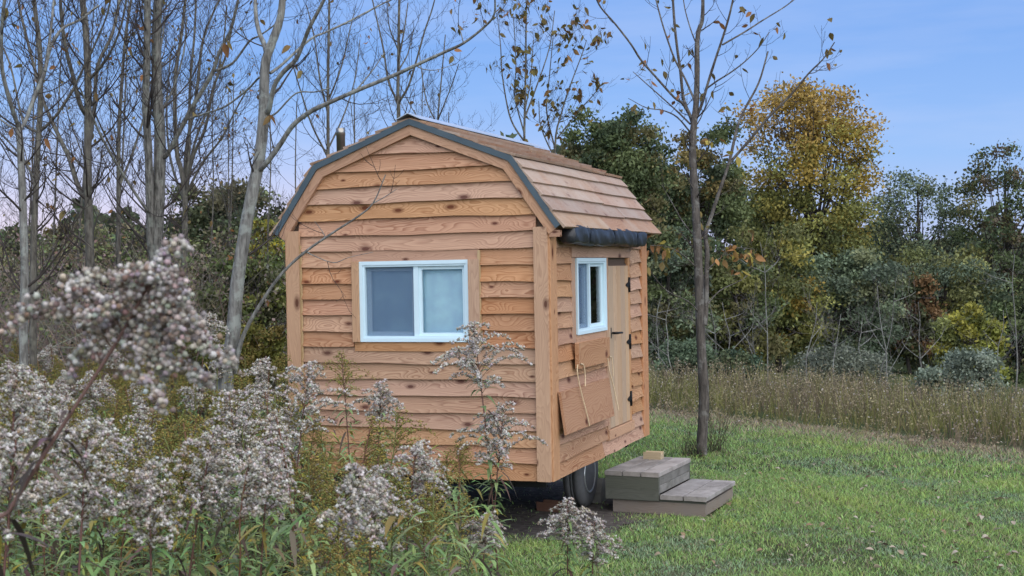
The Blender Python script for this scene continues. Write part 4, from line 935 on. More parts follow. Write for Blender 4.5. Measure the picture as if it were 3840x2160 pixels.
def traced_tree(name, label, depth, limbs, barkm, tw=(9, .55, 2, 4), leaf=None, clusters=(), group=None, drop=True, twig_col=(.05, .042, .038), cat='tree', up=.22):
    """limbs: list of (pixel polyline, width px start, width px end, depth drift); the first reaches the ground"""
    tips = []; tr = None
    base = P(*limbs[0][0][0], depth); g = float(gz(base[0], base[1]))
    e = thing(name, (base[0], base[1], g), label, cat, group)
    tk = Acc(); bl = Acc(); tg = Acc()
    for li, (px, w0, w1, dr) in enumerate(limbs):
        k = len(px); dd = depth+dr*np.linspace(0, 1, k); pts = np.array([P(x, y, q) for (x, y), q in zip(px, dd)]); rad = np.linspace(w0, w1, k)/2*depth/FPX
        if li == 0 and drop and pts[0][2] > g+.1:
            pts = np.vstack([[pts[0][0], pts[0][1], g-.1], [pts[0][0], pts[0][1], g+.12], pts]); rad = np.concatenate([[rad[0]*1.35, rad[0]*1.12], rad])
        sp, sr = smooth_path(pts, rad, 4); sr = sr*(1+rng.normal(0, .03, len(sr)))
        (tk if li == 0 else bl).add(*tube(sp, sr, 10 if rad[0] > .03 else 6), (.1, .1, .1))
        ln = np.linalg.norm(np.diff(sp, axis=0), axis=1).sum()
        nt_ = int(tw[0]*(1 if li else .6)*max(.5, ln/1.6))
        for _ in range(nt_):
            u = rng.uniform(.30 if li == 0 else .12, 1.0)*(len(sp)-1); a = min(int(u), len(sp)-2); q = sp[a]+(sp[a+1]-sp[a])*(u-a); t = unit(sp[a+1]-sp[a]); s = unit(np.cross(t, rng.normal(0, 1, 3)))
            grow(tg, q, t*.6+s*.8, tw[1]*rng.uniform(.45, 1.2), min(max(sr[a]*.32, .003), .011), tw[2]-1, tips, up, tw[3], twig_col)
        tips.append((sp[-1], unit(sp[-1]-sp[-2]), sp[-3]))
    obj('trunk', tk.build('trunk', barkm, True), e)
    if bl.V: obj('branches', bl.build('branches', barkm, True), e)
    obj('twigs', tg.build('twigs', 'stalk'), e)
    if leaf:
        lf = Acc(); ovate(lf, tips, leaf[0], leaf[1], leaf[2])
        for (cx_, cy_, cn_, cr_) in clusters:
            q0 = P(cx_, cy_, depth); ovate(lf, [(q0+rng.normal(0, cr_, 3)*[1, 1, .6], None, q0+rng.normal(0, cr_, 3)*[1, 1, .6]) for _ in range(cn_)], cn_, leaf[1]*1.1, [(.34, .18, .07), (.28, .17, .06), (.33, .27, .06), (.22, .15, .06)])
        obj('leaves', lf.build('leaves', 'leaf'), e)
    return e
BRN = [(.20, .13, .05), (.15, .115, .04), (.27, .13, .05), (.22, .17, .06)]
TWC = (.050, .043, .040)
traced_tree('bare_tree', 'slender pale trunk forking low at the left edge of the picture', 11.0, [
 ([(88, 1290), (93, 1050), (85, 745), (78, 590), (71, 478)], 34, 24, 0),
 ([(71, 478), (43, 398), (8, 260), (6, 112), (22, -40)], 18, 11, -.6),
 ([(74, 482), (93, 460), (130, 360), (168, 267), (193, 168), (236, 106), (298, 75), (370, 20)], 17, 9, .5),
 ([(168, 267), (190, 120), (205, -40)], 12, 8, .2), ([(70, 485), (30, 470), (-40, 410)], 10, 6, .3)], 'bark_pale', (10, .7, 3, 4), (14, .09, BRN))
traced_tree('bare_tree', 'dark straight trunk just right of the pale forked trunk', 12.0, [
 ([(124, 1290), (127, 900), (133, 745), (140, 571), (146, 497), (152, 373), (149, 186), (133, 50), (122, -60)], 27, 15, 0),
 ([(146, 497), (95, 470), (72, 400), (40, 250), (-10, 130)], 11, 6, .5), ([(148, 495), (205, 440), (267, 348), (310, 261), (350, 180), (400, 60), (420, -30)], 12, 6, -.4),
 ([(136, 690), (90, 600), (40, 540), (-20, 480)], 10, 5, .4)], 'bark_dark', (10, .7, 3, 4), (26, .06, BRN))
traced_tree('bare_tree', 'thick dark trunk with steep side limbs at the left', 13.5, [
 ([(342, 1290), (336, 900), (330, 745), (329, 590), (330, 435), (329, 280), (320, 93), (300, -60)], 37, 22, 0),
 ([(318, 740), (290, 690), (262, 600), (225, 520), (186, 435), (161, 373), (120, 220), (80, 60), (60, -40)], 20, 9, .8),
 ([(322, 430), (300, 390), (275, 290), (248, 186), (230, 62), (226, -50)], 18, 11, -.5),
 ([(335, 530), (354, 404), (366, 248), (422, 124), (453, -30)], 18, 10, .6), ([(334, 300), (400, 220), (450, 110), (480, -30)], 12, 7, -.4),
 ([(330, 650), (250, 560), (180, 480)], 10, 5, 1.0)], 'bark_dark', (11, .8, 3, 4), (110, .055, BRN))
traced_tree('bare_tree', 'thin upright trunk between the thick dark trunk and the twin trunks', 14.5, [
 ([(446, 1290), (445, 900), (444, 652), (447, 466), (457, 311), (472, 124), (500, -40)], 19, 9, 0),
 ([(447, 700), (491, 590), (534, 460), (570, 330), (600, 200), (620, 60)], 10, 5, .8), ([(446, 610), (400, 520), (360, 430), (330, 330)], 8, 4, -.6)], 'bark_dark', (12, .8, 3, 4), (90, .05, BRN))
traced_tree('bare_tree', 'twin-stemmed rough mossy trunk left of the cabin', 12.0, [
 ([(598, 1290), (592, 1000), (590, 900), (598, 700), (602, 528), (593, 404), (587, 248), (588, 93), (598, -40)], 50, 34, 0),
 ([(582, 1020), (566, 900), (562, 745), (556, 559), (547, 404), (550, 248), (552, 100), (553, -40)], 34, 25, -.15),
 ([(610, 590), (627, 578), (668, 503), (724, 397), (793, 280), (824, 193), (861, 124), (880, 56), (900, -30)], 20, 10, -.5),
 ([(805, 267), (873, 236), (935, 155), (973, 134), (1029, 93), (1050, 60)], 10, 4, -.2), ([(565, 790), (547, 783), (460, 652), (398, 547), (345, 435), (300, 330)], 13, 6, -.6),
 ([(604, 420), (650, 330), (690, 190), (700, 60)], 10, 5, .5)], 'bark_twin', (9, .7, 3, 4), (60, .055, BRN))
traced_tree('bare_tree', 'clump of thin dark stems fanning up behind the twin trunks', 15.5, [
 ([(690, 1250), (693, 900), (693, 733), (680, 640), (662, 559), (656, 311), (681, 124), (700, -40)], 26, 10, 0),
 ([(693, 740), (699, 559), (734, 373), (755, 186), (780, 93), (836, -30)], 15, 7, .7), ([(695, 740), (720, 600), (770, 480), (800, 330), (850, 200), (880, 40)], 14, 6, -.6),
 ([(693, 730), (710, 560), (712, 330), (730, 120), (735, -40)], 13, 7, .2), ([(692, 760), (640, 600), (625, 420), (640, 200)], 11, 5, .9), ([(697, 730), (760, 610), (830, 520), (880, 420), (930, 330)], 11, 5, -.4),
 ([(694, 700), (735, 520), (790, 380), (835, 180), (850, 20)], 10, 5, .6)], 'bark_dark', (11, .75, 3, 4), (50, .055, BRN))
traced_tree('bare_tree', 'leaning pale lichen-spotted tree whose low branch reaches across the cabin front', 9.7, [
 ([(846, 1440), (872, 1270), (890, 1060), (922, 850), (948, 714), (973, 590), (989, 435), (991, 311), (998, 225), (1022, 155), (1044, 93), (1056, 37), (1062, -60)], 58, 25, 0),
 ([(1003, 215), (992, 170), (973, 124), (960, 62), (956, -50)], 20, 14, .3),
 ([(1000, 430), (1010, 404), (1029, 323), (1060, 273), (1109, 224), (1140, 155), (1159, 106), (1196, 37), (1230, -30)], 21, 13, -.5),
 ([(968, 640), (991, 621), (1047, 547), (1097, 472), (1159, 422), (1221, 391), (1328, 344), (1478, 282), (1559, 245), (1670, 194), (1738, 162), (1815, 102), (1853, 55), (1856, -20)], 22, 6, -.9),
 ([(880, 1400), (905, 1280), (954, 1178), (1043, 1043), (1133, 954), (1237, 880), (1342, 812), (1400, 760), (1446, 655)], 18, 4, -.35),
 ([(1400, 762), (1440, 740), (1490, 708)], 5, 2, 0), ([(1150, 945), (1180, 960), (1250, 985), (1310, 965), (1400, 945)], 5, 2, -.1), ([(1220, 893), (1210, 870), (1180, 830)], 4, 2, 0),
 ([(990, 300), (973, 290), (929, 335), (848, 397), (780, 422), (712, 444)], 10, 6, .6), ([(1013, 275), (1060, 240), (1160, 150), (1221, 121), (1307, 81), (1396, 34), (1473, -5)], 12, 6, .4),
 ([(1005, 440), (1040, 420), (1110, 350), (1180, 345), (1240, 330)], 8, 4, -.3), ([(1330, 345), (1400, 260), (1440, 200)], 6, 3, .1), ([(1559, 245), (1590, 260), (1640, 262), (1705, 240)], 5, 2, .1), ([(1738, 162), (1725, 110), (1715, 85)], 5, 2, 0)],
 'bark_pale', (3, .42, 2, 3), (22, .075, BRN))
traced_tree('bare_tree', 'thin straight trunk rising behind the left roof slope', 17.0, [
 ([(1226, 1200), (1230, 593), (1230, 342), (1232, 171), (1236, -40)], 15, 8, 0), ([(1231, 430), (1200, 300), (1180, 150), (1150, 20)], 8, 4, .4), ([(1231, 380), (1280, 250), (1310, 120), (1330, 40)], 7, 3, .5),
 ([(1230, 560), (1290, 430), (1330, 300), (1350, 150)], 7, 3, .3), ([(1230, 590), (1170, 470), (1130, 350), (1100, 250)], 8, 4, -.4)], 'bark_dark', (10, .7, 3, 4), (30, .07, BRN))
traced_tree('bare_tree', 'bare tree with upswept forks directly above the roof ridge', 18.0, [
 ([(1495, 1150), (1495, 457), (1492, 363), (1495, 213), (1495, 128), (1498, -40)], 16, 9, 0),
 ([(1490, 385), (1480, 360), (1456, 303), (1439, 192), (1422, 111), (1392, -20)], 10, 5, .5), ([(1495, 390), (1505, 369), (1533, 320), (1563, 222), (1593, 115), (1618, 43), (1640, -40)], 10, 5, -.4),
 ([(1497, 260), (1530, 200), (1552, 110)], 6, 3, .3), ([(1495, 220), (1515, 120), (1530, 10)], 7, 4, .4), ([(1494, 190), (1460, 100), (1450, 0)], 6, 3, -.3)], 'bark_dark', (9, .6, 3, 3), (12, .07, BRN), up=.3)
for lab, pl_, dpt, lf in (
 ('leafless sapling with thin upright stems just right of the roof peak', [([(1640, 1150), (1640, 560), (1642, 440), (1655, 300), (1670, 130)], 9, 4, 0), ([(1641, 470), (1600, 380), (1580, 260), (1570, 170)], 6, 3, .4), ([(1642, 450), (1690, 330), (1720, 240)], 6, 3, -.3), ([(1640, 520), (1560, 430), (1500, 320)], 5, 3, .2)], 19.0, 8),
 ('sapling still holding olive brown leaves above the middle of the roof', [([(1966, 1150), (1966, 546), (1969, 384), (1971, 256), (1973, 85), (1976, -40)], 11, 5, 0), ([(1966, 530), (1926, 470), (1904, 405), (1883, 277), (1877, 171), (1865, 60)], 8, 3, .5), ([(1966, 500), (1930, 360), (1935, 240), (1925, 60)], 6, 3, -.4), ([(1968, 440), (2010, 330), (2060, 180), (2080, 40)], 7, 3, .3), ([(1967, 420), (1990, 300), (2000, 150)], 6, 3, .3)], 20.0, 260),
 ('leafy thin sapling above the right end of the roof ridge', [([(2082, 1150), (2080, 580), (2105, 427), (2139, 320), (2182, 205), (2200, 150)], 9, 3, 0), ([(2082, 560), (2050, 420), (2060, 290), (2075, 130)], 7, 3, .4), ([(2088, 520), (2160, 430), (2230, 350), (2260, 310)], 6, 2, -.4), ([(2082, 600), (2030, 480), (2020, 380)], 6, 3, .2)], 20.5, 190)):
    traced_tree('leafy_sapling' if lf > 100 else 'bare_tree', lab, dpt, pl_, 'bark_dark', (10, .55, 3, 4), (lf, .105, [(.15, .115, .035), (.12, .105, .03), (.19, .11, .04), (.16, .13, .05)]), up=.26)
# lawn sapling on the right
rb = on_plane(2631, 1712, 2, 0.0); rd = float((rb-CAM) @ FW)
traced_tree('young_tree', 'young tree on the lawn right of the cabin with a few clinging brown leaves', rd, [
 ([(2633, 1708), (2632, 1660), (2640, 1490), (2628, 1267), (2621, 1043), (2612, 835), (2600, 641), (2597, 540), (2602, 470), (2610, 393), (2614, 290), (2614, 174), (2620, 115), (2634, 70), (2636, -50)], 42, 12, 0),
 ([(2600, 470), (2586, 430), (2573, 400), (2560, 352), (2552, 269), (2540, 186), (2529, 83), (2521, -40)], 15, 10, .5),
 ([(2612, 440), (2635, 381), (2655, 311), (2684, 219), (2709, 145), (2734, 62), (2755, -30)], 13, 8, -.4),
 ([(2651, 331), (2690, 303), (2738, 273), (2792, 232), (2846, 178), (2885, 120)], 7, 3, -.3), ([(2709, 168), (2792, 120), (2862, 75), (2937, 29), (2990, -10)], 8, 4, .3),
 ([(2590, 440), (2560, 389), (2527, 364), (2457, 286), (2403, 224), (2366, 166), (2308, 91), (2254, 29), (2230, -20)], 11, 6, -.6),
 ([(2588, 465), (2540, 418), (2486, 369), (2415, 306), (2374, 269)], 8, 3, .7), ([(2592, 500), (2540, 440), (2486, 414), (2424, 404), (2357, 369)], 7, 2, -.8),
 ([(2606, 380), (2580, 320), (2564, 286), (2531, 224), (2506, 157), (2482, 83), (2455, -20)], 10, 6, .3), ([(2613, 170), (2590, 110), (2570, 40), (2560, -20)], 6, 4, .3),
 ([(2642, 1220), (2648, 1120), (2650, 1024), (2652, 940), (2645, 880), (2666, 814), (2700, 711), (2735, 607), (2763, 483), (2790, 414), (2845, 311), (2880, 193)], 22, 6, .6),
 ([(2728, 620), (2811, 525), (2880, 442), (2963, 359), (3032, 276), (3087, 221), (3130, 158)], 12, 4, -.5), ([(3032, 276), (3060, 270), (3090, 245)], 4, 2, 0),
 ([(2630, 1180), (2580, 1130), (2500, 1090), (2440, 1020), (2425, 990)], 6, 2, -.5), ([(2645, 1150), (2700, 1090), (2780, 1050), (2840, 1000)], 6, 2, .5), ([(2616, 900), (2560, 830), (2520, 760), (2480, 690)], 6, 2, .4), ([(2606, 720), (2560, 640), (2510, 590)], 5, 2, -.4),
 ([(2618, 1010), (2560, 955), (2500, 925), (2440, 920)], 6, 2, -.3), ([(2655, 1010), (2710, 960), (2760, 930), (2830, 935)], 6, 2, .2)],
 'bark_lawn', (6, .42, 2, 3), (150, .095, [(.16, .12, .045), (.13, .11, .035), (.27, .13, .055), (.20, .15, .05)]), drop=False, up=.18, clusters=((2470, 925, 16, .10), (2530, 930, 10, .08), (2740, 935, 18, .10), (2800, 960, 16, .10), (2770, 1010, 8, .08), (2640, 520, 5, .08), (2720, 560, 6, .1)))
# low hanging leaf clusters of the same tree belong to it; weeds at its foot
def weed(px, py, depth_g, h, label, n=26, brown=False):
    g = on_plane(px, py, 2, 0.0); e = thing('weed_clump', (g[0], g[1], 0), label, 'plant'); s = Acc(); l = Acc()
    for _ in range(n):
        d = unit(rdir(1, .5, 1)[0]+np.array([0, 0, .6])); L = h*rng.uniform(.4, 1.0); o = g+np.append(rng.normal(0, .06, 2), 0); t = np.linspace(0, 1, 6); pts = o+np.outer(t*L, d)+np.outer(t**2*L*.15, rdir(1)[0])
        s.add(*tube(pts, np.linspace(.004, .0015, 6), 3), (.08, .07, .04)); V, F, C = stem_leaves(pts, 12, .1, 1.0, .07, (.075, .11, .045) if not brown else (.09, .075, .04), st=3, k=2); l.add(V, F, C)
    obj('stems', s.build('stems', 'stalk'), e); obj('leaf_cluster', l.build('leaf_cluster', 'leaf'), e)
weed(2680, 1700, 0, .85, 'dark green weed clump at the foot of the lawn tree'); weed(2600, 1712, 0, .35, 'low leafy weeds against the left side of the lawn tree')

# procedural bare saplings filling the left thicket and the far edge
def sapling(name, label, px, depth, toppx, wpx, group, leafn=0, cols=BRN, tw=(10, .7, 3, 4), bm='bark_dark', twc=TWC, lean=0):
    g = P(px, 1080, depth); gzz = float(gz(g[0], g[1])); pb = proj((g[0], g[1], gzz))
    k = 6; yy_ = np.linspace(pb[1], toppx, k); xx_ = px+lean*np.linspace(0, 1, k)+np.cumsum(rng.normal(0, 8, k)); limbs = [(list(zip(xx_, yy_)), wpx, wpx*.35, rng.normal(0, .4))]
    for _ in range(int(rng.integers(2, 5))):
        j = int(rng.integers(1, k-1)); dx = rng.choice((-1, 1))*rng.uniform(40, 110); x0, y0 = xx_[j], yy_[j]; hh = rng.uniform(.25, .6)*(y0-toppx)
        limbs.append(([(x0, y0), (x0+dx*.45, y0-hh*.4), (x0+dx*.8, y0-hh*.75), (x0+dx, y0-hh*1.1)], wpx*.5, wpx*.2, rng.normal(0, .7)))
    return traced_tree(name, label, depth, limbs, bm, tw, (leafn, .05, cols) if leafn else None, group=group, drop=False, twig_col=twc)
sx = [(20, 16, 60), (190, 17, 0), (250, 19, -60), (400, 18, -50), (500, 17, 60), (640, 18, 0), (770, 19, 150), (830, 17, 300), (880, 20, 330), (1060, 15, 360), (1110, 16, 380), (1330, 22, 330), (1400, 23, 380), (1720, 23, 420), (1580, 24, 260), (300, 22, 250), (560, 22, 300), (100, 21, 100)]
ORD = 'first second third fourth fifth sixth seventh eighth ninth tenth eleventh twelfth thirteenth fourteenth fifteenth sixteenth seventeenth eighteenth'.split()
sx.sort()
for i, (px, dp, ty) in enumerate(sx):
    sapling('bare_sapling', 'thin bare sapling behind the big trunks and cabin, '+ORD[i]+' from the left', px, dp, ty, rng.uniform(7, 12), 'thin bare saplings behind the cabin', int(rng.choice((0, 25, 60))), tw=(9, .75, 3, 4), lean=rng.normal(0, 60))

# ---- leafy background trees
def crown_tree(name, label, depth, px, toppy, halfpx, botpy, cols, n=9000, size=.16, gaps=.0, group=None, trunk=True, cl=70, barkc=(.05, .045, .04), cat='tree', flat=1.0, grad=False):
    c = P(px, (toppy+botpy)/2, depth); rx = halfpx*depth/FPX; rz_ = (botpy-toppy)/2*depth/FPX; g = float(gz(c[0], c[1])); e = thing(name, (c[0], c[1], g), label, cat, group)
    ctr = []
    for _ in range(cl):
        d = unit(rng.normal(0, 1, 3)*[1, 1, .9]); d = d*np.array([1, 1, 1])/max(abs(d).max(), .72)*.86; rr = rng.uniform(.3, 1.0)**.55; w_ = 1.0
        ctr.append(c+np.array([d[0]*rx*w_, d[1]*rx*w_*.8*flat, d[2]*rz_])*rr)
    n = int(n*1.75); size = size*.66; cols = [tuple(q*1.9 for q in c_) for c_ in cols]; ctr = np.array(ctr); per = n//cl; L = Acc(); tone = 1+rng.normal(0, .2, cl); ci = rng.integers(0, len(cols), cl) if not grad else np.clip(((1-(ctr[:, 2]-ctr[:, 2].min())/np.ptp(ctr[:, 2]))*len(cols)+rng.normal(0, .8, cl)).astype(int), 0, len(cols)-1)
    sg = (.55 if not grad else .66)*rx/(cl**.33)
    pos = (ctr[:, None]+rng.normal(0, 1, (cl, per, 3))*np.array([sg, sg, sg*.7])).reshape(-1, 3)
    hgt = np.clip((pos[:, 2]-(c[2]-rz_))/(2*rz_), 0, 1)
    colr = np.array([cols[k] for k in ci])*tone[:, None]; colr = np.repeat(colr, per, 0)*(1+rng.normal(0, .22, (cl*per, 1)))
    if gaps: k_ = rng.random(len(pos)) > gaps; pos, colr = pos[k_], colr[k_]
    L.add(*cards(pos, rng.uniform(.6, 1.25, len(pos))*size, np.clip(colr, .005, .8))); obj('crown', L.build('crown', 'leaf'), e)
    T = Acc(); base = np.array([c[0], c[1], g-.2]); mid = c+np.array([0, 0, -rz_*.35]); top = c+np.array([0, 0, rz_*.6])
    if trunk: T.add(*tube(*smooth_path([base, (base+mid)/2+rng.normal(0, .1, 3)*[1, 1, 0], mid, top], [rx*.075, rx*.06, rx*.05, rx*.015]), 7), barkc)
    for q in ctr[::2]:
        s_ = base+(top-base)*rng.uniform(.25, .8) if trunk else base+rng.normal(0, rx*.15, 3)*[1, 1, 0]; m_ = (s_+q)/2+np.array([0, 0, -rz_*.06])+rng.normal(0, rx*.04, 3); T.add(*tube(*smooth_path([s_, m_, q], [rx*.018, rx*.012, rx*.004], 3), 4), barkc)
    obj('trunk', T.build('trunk', 'stalk', True), e); return e
S = 1.4907
def bgt(label, d, x, y0, hx, y1, cols, name='leafy_tree', **kw): return crown_tree(name, label, d, x*S, y0*S, hx*S, y1*S, cols, **kw)
DG = [(.052, .070, .030), (.062, .078, .032), (.078, .073, .032), (.042, .058, .03)]
YG = [(.20, .137, .04), (.20, .145, .034), (.155, .138, .036), (.118, .122, .036), (.088, .102, .036)]
BG = [(.075, .10, .062), (.085, .11, .065), (.095, .105, .055), (.065, .085, .058)]
OL = [(.10, .10, .03), (.085, .09, .035), (.07, .08, .03)]
bgt('dark green tree directly behind the right end of the cabin roof', 40, 1535, 262, 135, 640, DG, n=16000, cl=95)
bgt('dark olive tree behind the lawn sapling', 43, 1750, 292, 130, 760, DG+[(.10, .08, .03)], n=16000, cl=95)
bgt('tall golden yellow tree, the brightest of the far wood', 46, 2035, 186, 178, 800, YG, n=22000, cl=210, size=.16, grad=True)
bgt('orange yellow lower tree in front of the tall golden one', 41, 1960, 560, 120, 900, YG[1:]+OL, n=8000, cl=60)
bgt('blue green tree right of and below the golden tree', 42, 2150, 620, 120, 930, BG, n=13000, cl=90)
bgt('thin-crowned green tree against the sky right of the golden tree', 50, 2310, 412, 125, 760, BG, n=8000, cl=75, gaps=.3)
bgt('sparse dark tree at the right edge of the picture', 47, 2530, 345, 125, 800, DG+[(.07, .055, .035)], n=9000, cl=95, gaps=.3)
bgt('grey green tree filling the low gap at right', 44, 2380, 620, 150, 930, BG+OL, n=12000, cl=80)
bgt('green tree behind the cabin door side', 38, 1680, 560, 110, 930, DG+BG, n=11000, cl=70)
bgt('olive green tree in shade below the orange crown', 40, 1850, 640, 120, 950, DG+OL, n=11000, cl=70)
bgt('low orange-tinged bush tree in the right wood', 43, 2290, 690, 80, 900, [(.10, .06, .028), (.07, .065, .03), (.06, .07, .035), (.055, .07, .035)], n=6000, cl=45)
bgt('yellow green bush at the right edge of the wood', 30, 2440, 755, 80, 1000, [(.17, .16, .03), (.13, .14, .03), (.10, .11, .035)], n=6000, cl=55, size=.13, name='leafy_bush', cat='bush')
bgt('dark tree low at the far right edge', 38, 2560, 720, 100, 1000, DG, n=8000, cl=55)
bgt('rounded silvery blue shrub on the far side of the meadow', 24, 2412, 880, 98, 1050, [(.105, .128, .095), (.09, .11, .082), (.12, .138, .105)], n=9000, cl=70, size=.085, trunk=False, name='silvery_shrub', cat='shrub')
bgt('blue green low shrub between cabin and lawn tree', 27, 1735, 855, 75, 980, [(.06, .085, .05), (.055, .075, .045)], n=5500, cl=45, size=.09, trunk=False, name='low_shrub', cat='shrub')
bgt('dark green shrub right of the lawn tree trunk', 27, 1850, 880, 60, 990, [(.045, .07, .045), (.06, .075, .04)], n=4000, cl=40, size=.09, trunk=False, name='low_shrub', cat='shrub')
bgt('grey leafed shrub in the middle of the far meadow edge', 28, 2120, 880, 120, 1000, [(.09, .10, .075), (.075, .085, .06)], n=5500, cl=50, size=.09, trunk=False, name='low_shrub', cat='shrub')
bgt('rounded dark evergreen tree left of the cabin', 30, 580, 455, 150, 740, [(.042, .056, .03), (.06, .07, .035), (.075, .07, .04)], n=14000, cl=90, size=.13)
bgt('yellow green leafy shrub touching the left roof edge', 16, 665, 545, 50, 700, [(.24, .21, .03), (.15, .15, .03), (.08, .10, .03)], n=900, cl=40, size=.09, name='leafy_bush', cat='bush')
for i, (x, y0, hx) in enumerate(((60, 575, 90), (190, 560, 80), (310, 565, 80), (430, 600, 70))):
    bgt(['dim olive bush low behind the leftmost trunks', 'dim green bush behind the second pair of trunks', 'dim bush behind the thick dark trunk', 'dim brownish bush left of the rounded evergreen'][i], 26+i, x, y0, hx, 760, [(.075, .08, .036), (.095, .08, .045), (.055, .068, .032)], n=4500, cl=45, size=.11, name='leafy_bush', cat='bush')
bgt('green leafy bush behind the leaning pale tree', 15, 640, 620, 110, 900, [(.08, .105, .035), (.11, .12, .035), (.075, .08, .04)], n=6000, cl=60, size=.075, name='leafy_bush', cat='bush')
bgt('yellow green feathery bush beside the foot of the leaning pale tree', 12.5, 640, 800, 75, 985, [(.13, .125, .03), (.10, .11, .03), (.14, .11, .035)], n=4200, cl=60, size=.045, trunk=False, name='leafy_bush', cat='bush')
bgt('olive bush low between the twin trunks and the leaning tree', 13, 500, 800, 70, 985, [(.11, .105, .035), (.09, .10, .03), (.10, .085, .05)], n=3600, cl=55, size=.045, trunk=False, name='leafy_bush', cat='bush')
# bare pale saplings in front of the right wood
for i, (x, ty) in enumerate(sorted(((1805, 745), (1838, 760), (1900, 730), (1925, 610), (2020, 760), (2210, 700), (2250, 720), (2330, 760), (2545, 640), (2510, 780), (1690, 760), (1660, 740), (2090, 790), (2160, 800)))):
    sapling('pale_sapling', 'bare pale-stemmed sapling before the far wood, '+ORD[i]+' from the left', x*S, rng.uniform(26, 29), ty*S, rng.uniform(4, 7), 'pale bare saplings before the far wood', 0, tw=(6, .7, 2, 4), bm='bark_pale', twc=(.15, .135, .13), lean=rng.normal(0, 30))
# dead brush thicket behind the stand on the left
_a = Acc()
for _ in range(1200):
    px = rng.uniform(-500, 1110); dp = rng.uniform(13.5, 19); g = P(px, 1080, dp); b = np.array([g[0], g[1], float(gz(g[0], g[1]))]); L = rng.uniform(1.4, 3.3); d = unit(np.array([rng.normal(0, .35), rng.normal(0, .35), 1])); t = np.linspace(0, 1, 6)
    pts = b+np.outer(t*L, d)+np.outer(t**2*L, [rng.normal(0, .25), rng.normal(0, .25), -.15]); c = jit((.31, .26, .21), 1, .3)[0]; _a.add(*tube(pts, np.linspace(.007, .002, 6), 3), c)
    for _k in range(4):
        j = int(rng.integers(1, 5)); _a.add(*tube(np.array([pts[j], pts[j]+rdir(1, -.1, .9)[0]*.3, pts[j]+rdir(1, 0, 1)[0]*.5]), [.003, .002, .0015], 3), c)
q = 16000; px = rng.uniform(-60, 1110, q); dp = rng.uniform(13.5, 19.5, q); pos = CAM+FW*dp[:, None]+RT*((px-1920)/FPX*dp)[:, None]; pos[:, 2] = gz(pos[:, 0], pos[:, 1])+rng.beta(1.3, 1.3, q)*2.7
_a.add(*cards(pos, rng.uniform(.022, .055, q), np.where(rng.random((q, 1)) < .55, jit((.21, .175, .13), q, .25), jit((.19, .22, .09), q, .25))))
tag(obj('brush_thicket', _a.build('brush_thicket', 'leaf')), 'tangled grey brown dead brush behind the goldenrod', 'brush', kind='stuff')
# far meadow of dry goldenrod and grass
_a = Acc(); n = 150000
x = rng.uniform(-14, 22, n); y = rng.uniform(-6, 32, n); e_ = y-edge_y(x); ok = (e_ > -.35+.3*np.sin(x*2.3)) & (e_ < 9) & (rng.random(n) < np.where(e_ < 3, 1, .6)); x, y, e_ = x[ok], y[ok], e_[ok]
d_ = np.stack([x, y, 0*x], 1)-CAM; zz = d_ @ FW; u = 1920+FPX*(d_ @ RT)/zz; ok = (zz > 8) & (u > -500) & (u < 4800) & ((u < 1300) | (u > 2080)); x, y, e_, zz = x[ok], y[ok], e_[ok], zz[ok]; n = len(x)
p = patch(x, y, .7, 1.5)+rng.normal(0, .35, n); p2 = patch(x, y, .5, 4.0)
H = (.07+.44*np.clip((e_+.35)/1.5, 0, 1))*rng.uniform(.4, 1.2, n)*(1+.16*p2+.10*patch(x, y, 2.6, 1.0))
base = np.where((p > .25)[:, None], [(.19, .19, .065)], np.where((p < -.4)[:, None], [(.185, .145, .10)], [(.22, .185, .095)]))*(1+rng.normal(0, .2, (n, 1)))
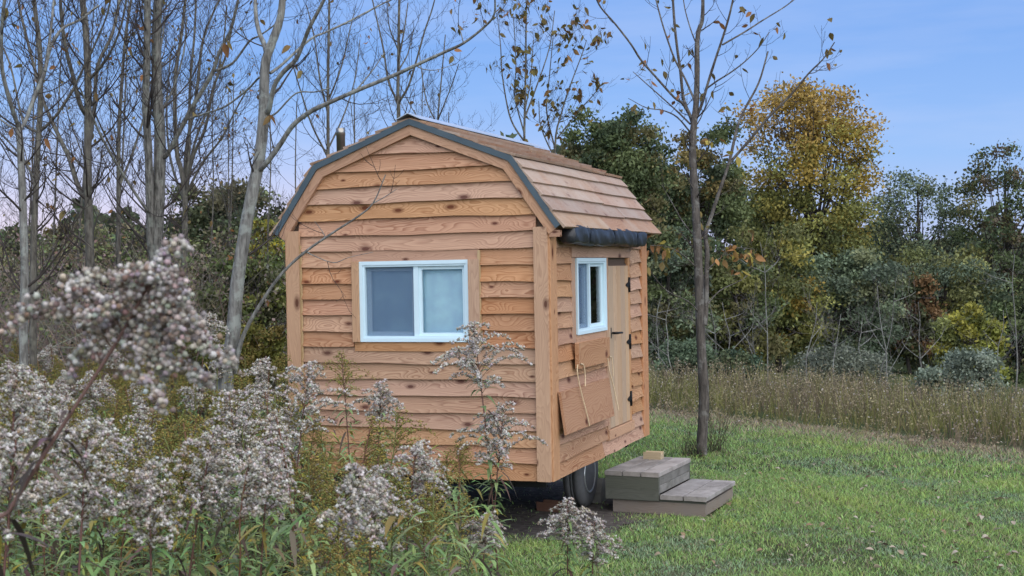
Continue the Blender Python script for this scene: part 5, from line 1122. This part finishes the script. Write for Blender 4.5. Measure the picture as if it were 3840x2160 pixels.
gr_ = np.stack([x, y, gz(x, y)], 1); cl_ = patch(x, y, 3.7, .4)*.22; ln = np.stack([(rng.normal(0, .2, n)+cl_)*H, rng.normal(0, .2, n)*H, H], 1); s = rdir(n, 0, .05)*rng.uniform(.004, .009, n)[:, None]; md = ln*.55+rng.normal(0, .02, (n, 3))
V = np.stack([gr_-s, gr_+s, gr_+md+s*.8, gr_+md-s*.8, gr_+ln], 1).reshape(-1, 3); i = np.arange(n)*5; o = _a.n
_a.add(V, np.stack([i, i+1, i+2, i+3], 1), np.repeat(np.clip(base, .02, .7), 5, 0)); _a.F.append(np.stack([i+3, i+2, i+4], 1)+o); _a.M.append(np.zeros(n))
m = 9; k_ = rng.random(n) < .45; top = (gr_+ln)[k_]; hh = H[k_]; nn = len(top); pos = np.repeat(top, m, 0)+rng.normal(0, 1, (nn*m, 3))*[.03, .03, .02]; pos[:, 2] -= rng.beta(1, 1.6, nn*m)*.5*np.repeat(hh, m)
cc = (np.repeat(base[k_], m, 0)*.5+np.array([.15, .125, .085]))*(1.05+rng.normal(0, .25, (nn*m, 1))); wh = rng.random(nn*m) < .06; cc[wh] = (.42, .38, .34)
_a.add(*cards(pos, rng.uniform(.014, .034, nn*m), np.clip(cc, .02, .7)))
tag(obj('meadow_growth', _a.build('meadow_growth', 'leaf')), 'band of dry brown and olive meadow plants beyond the lawn', 'meadow', kind='stuff')
# far wood behind the edge trees: one dark mass
_a = Acc(); n = 40000; px = rng.uniform(-1300, 5200, n); dp = rng.uniform(52, 75, n)
hz = np.interp(px, [-1300, 0, 1000, 1500, 2100, 2500, 3300, 3900, 5200], [780, 840, 800, 640, 520, 600, 900, 860, 700])+60*np.sin(px*.013)+40*np.sin(px*.031+2)
py = hz+(1250-hz)*rng.beta(1, 1.1, n); pos = CAM+FW*dp[:, None]+RT*((px-1920)/FPX*dp)[:, None]+UP*((1080-py)/FPX*dp)[:, None]
_a.add(*cards(pos, rng.uniform(.25, .5, n), jit((.08, .095, .05), n, .3)))
tag(obj('far_wood', _a.build('far_wood', 'leaf')), 'dim wood behind the edge trees', 'wood', kind='stuff')
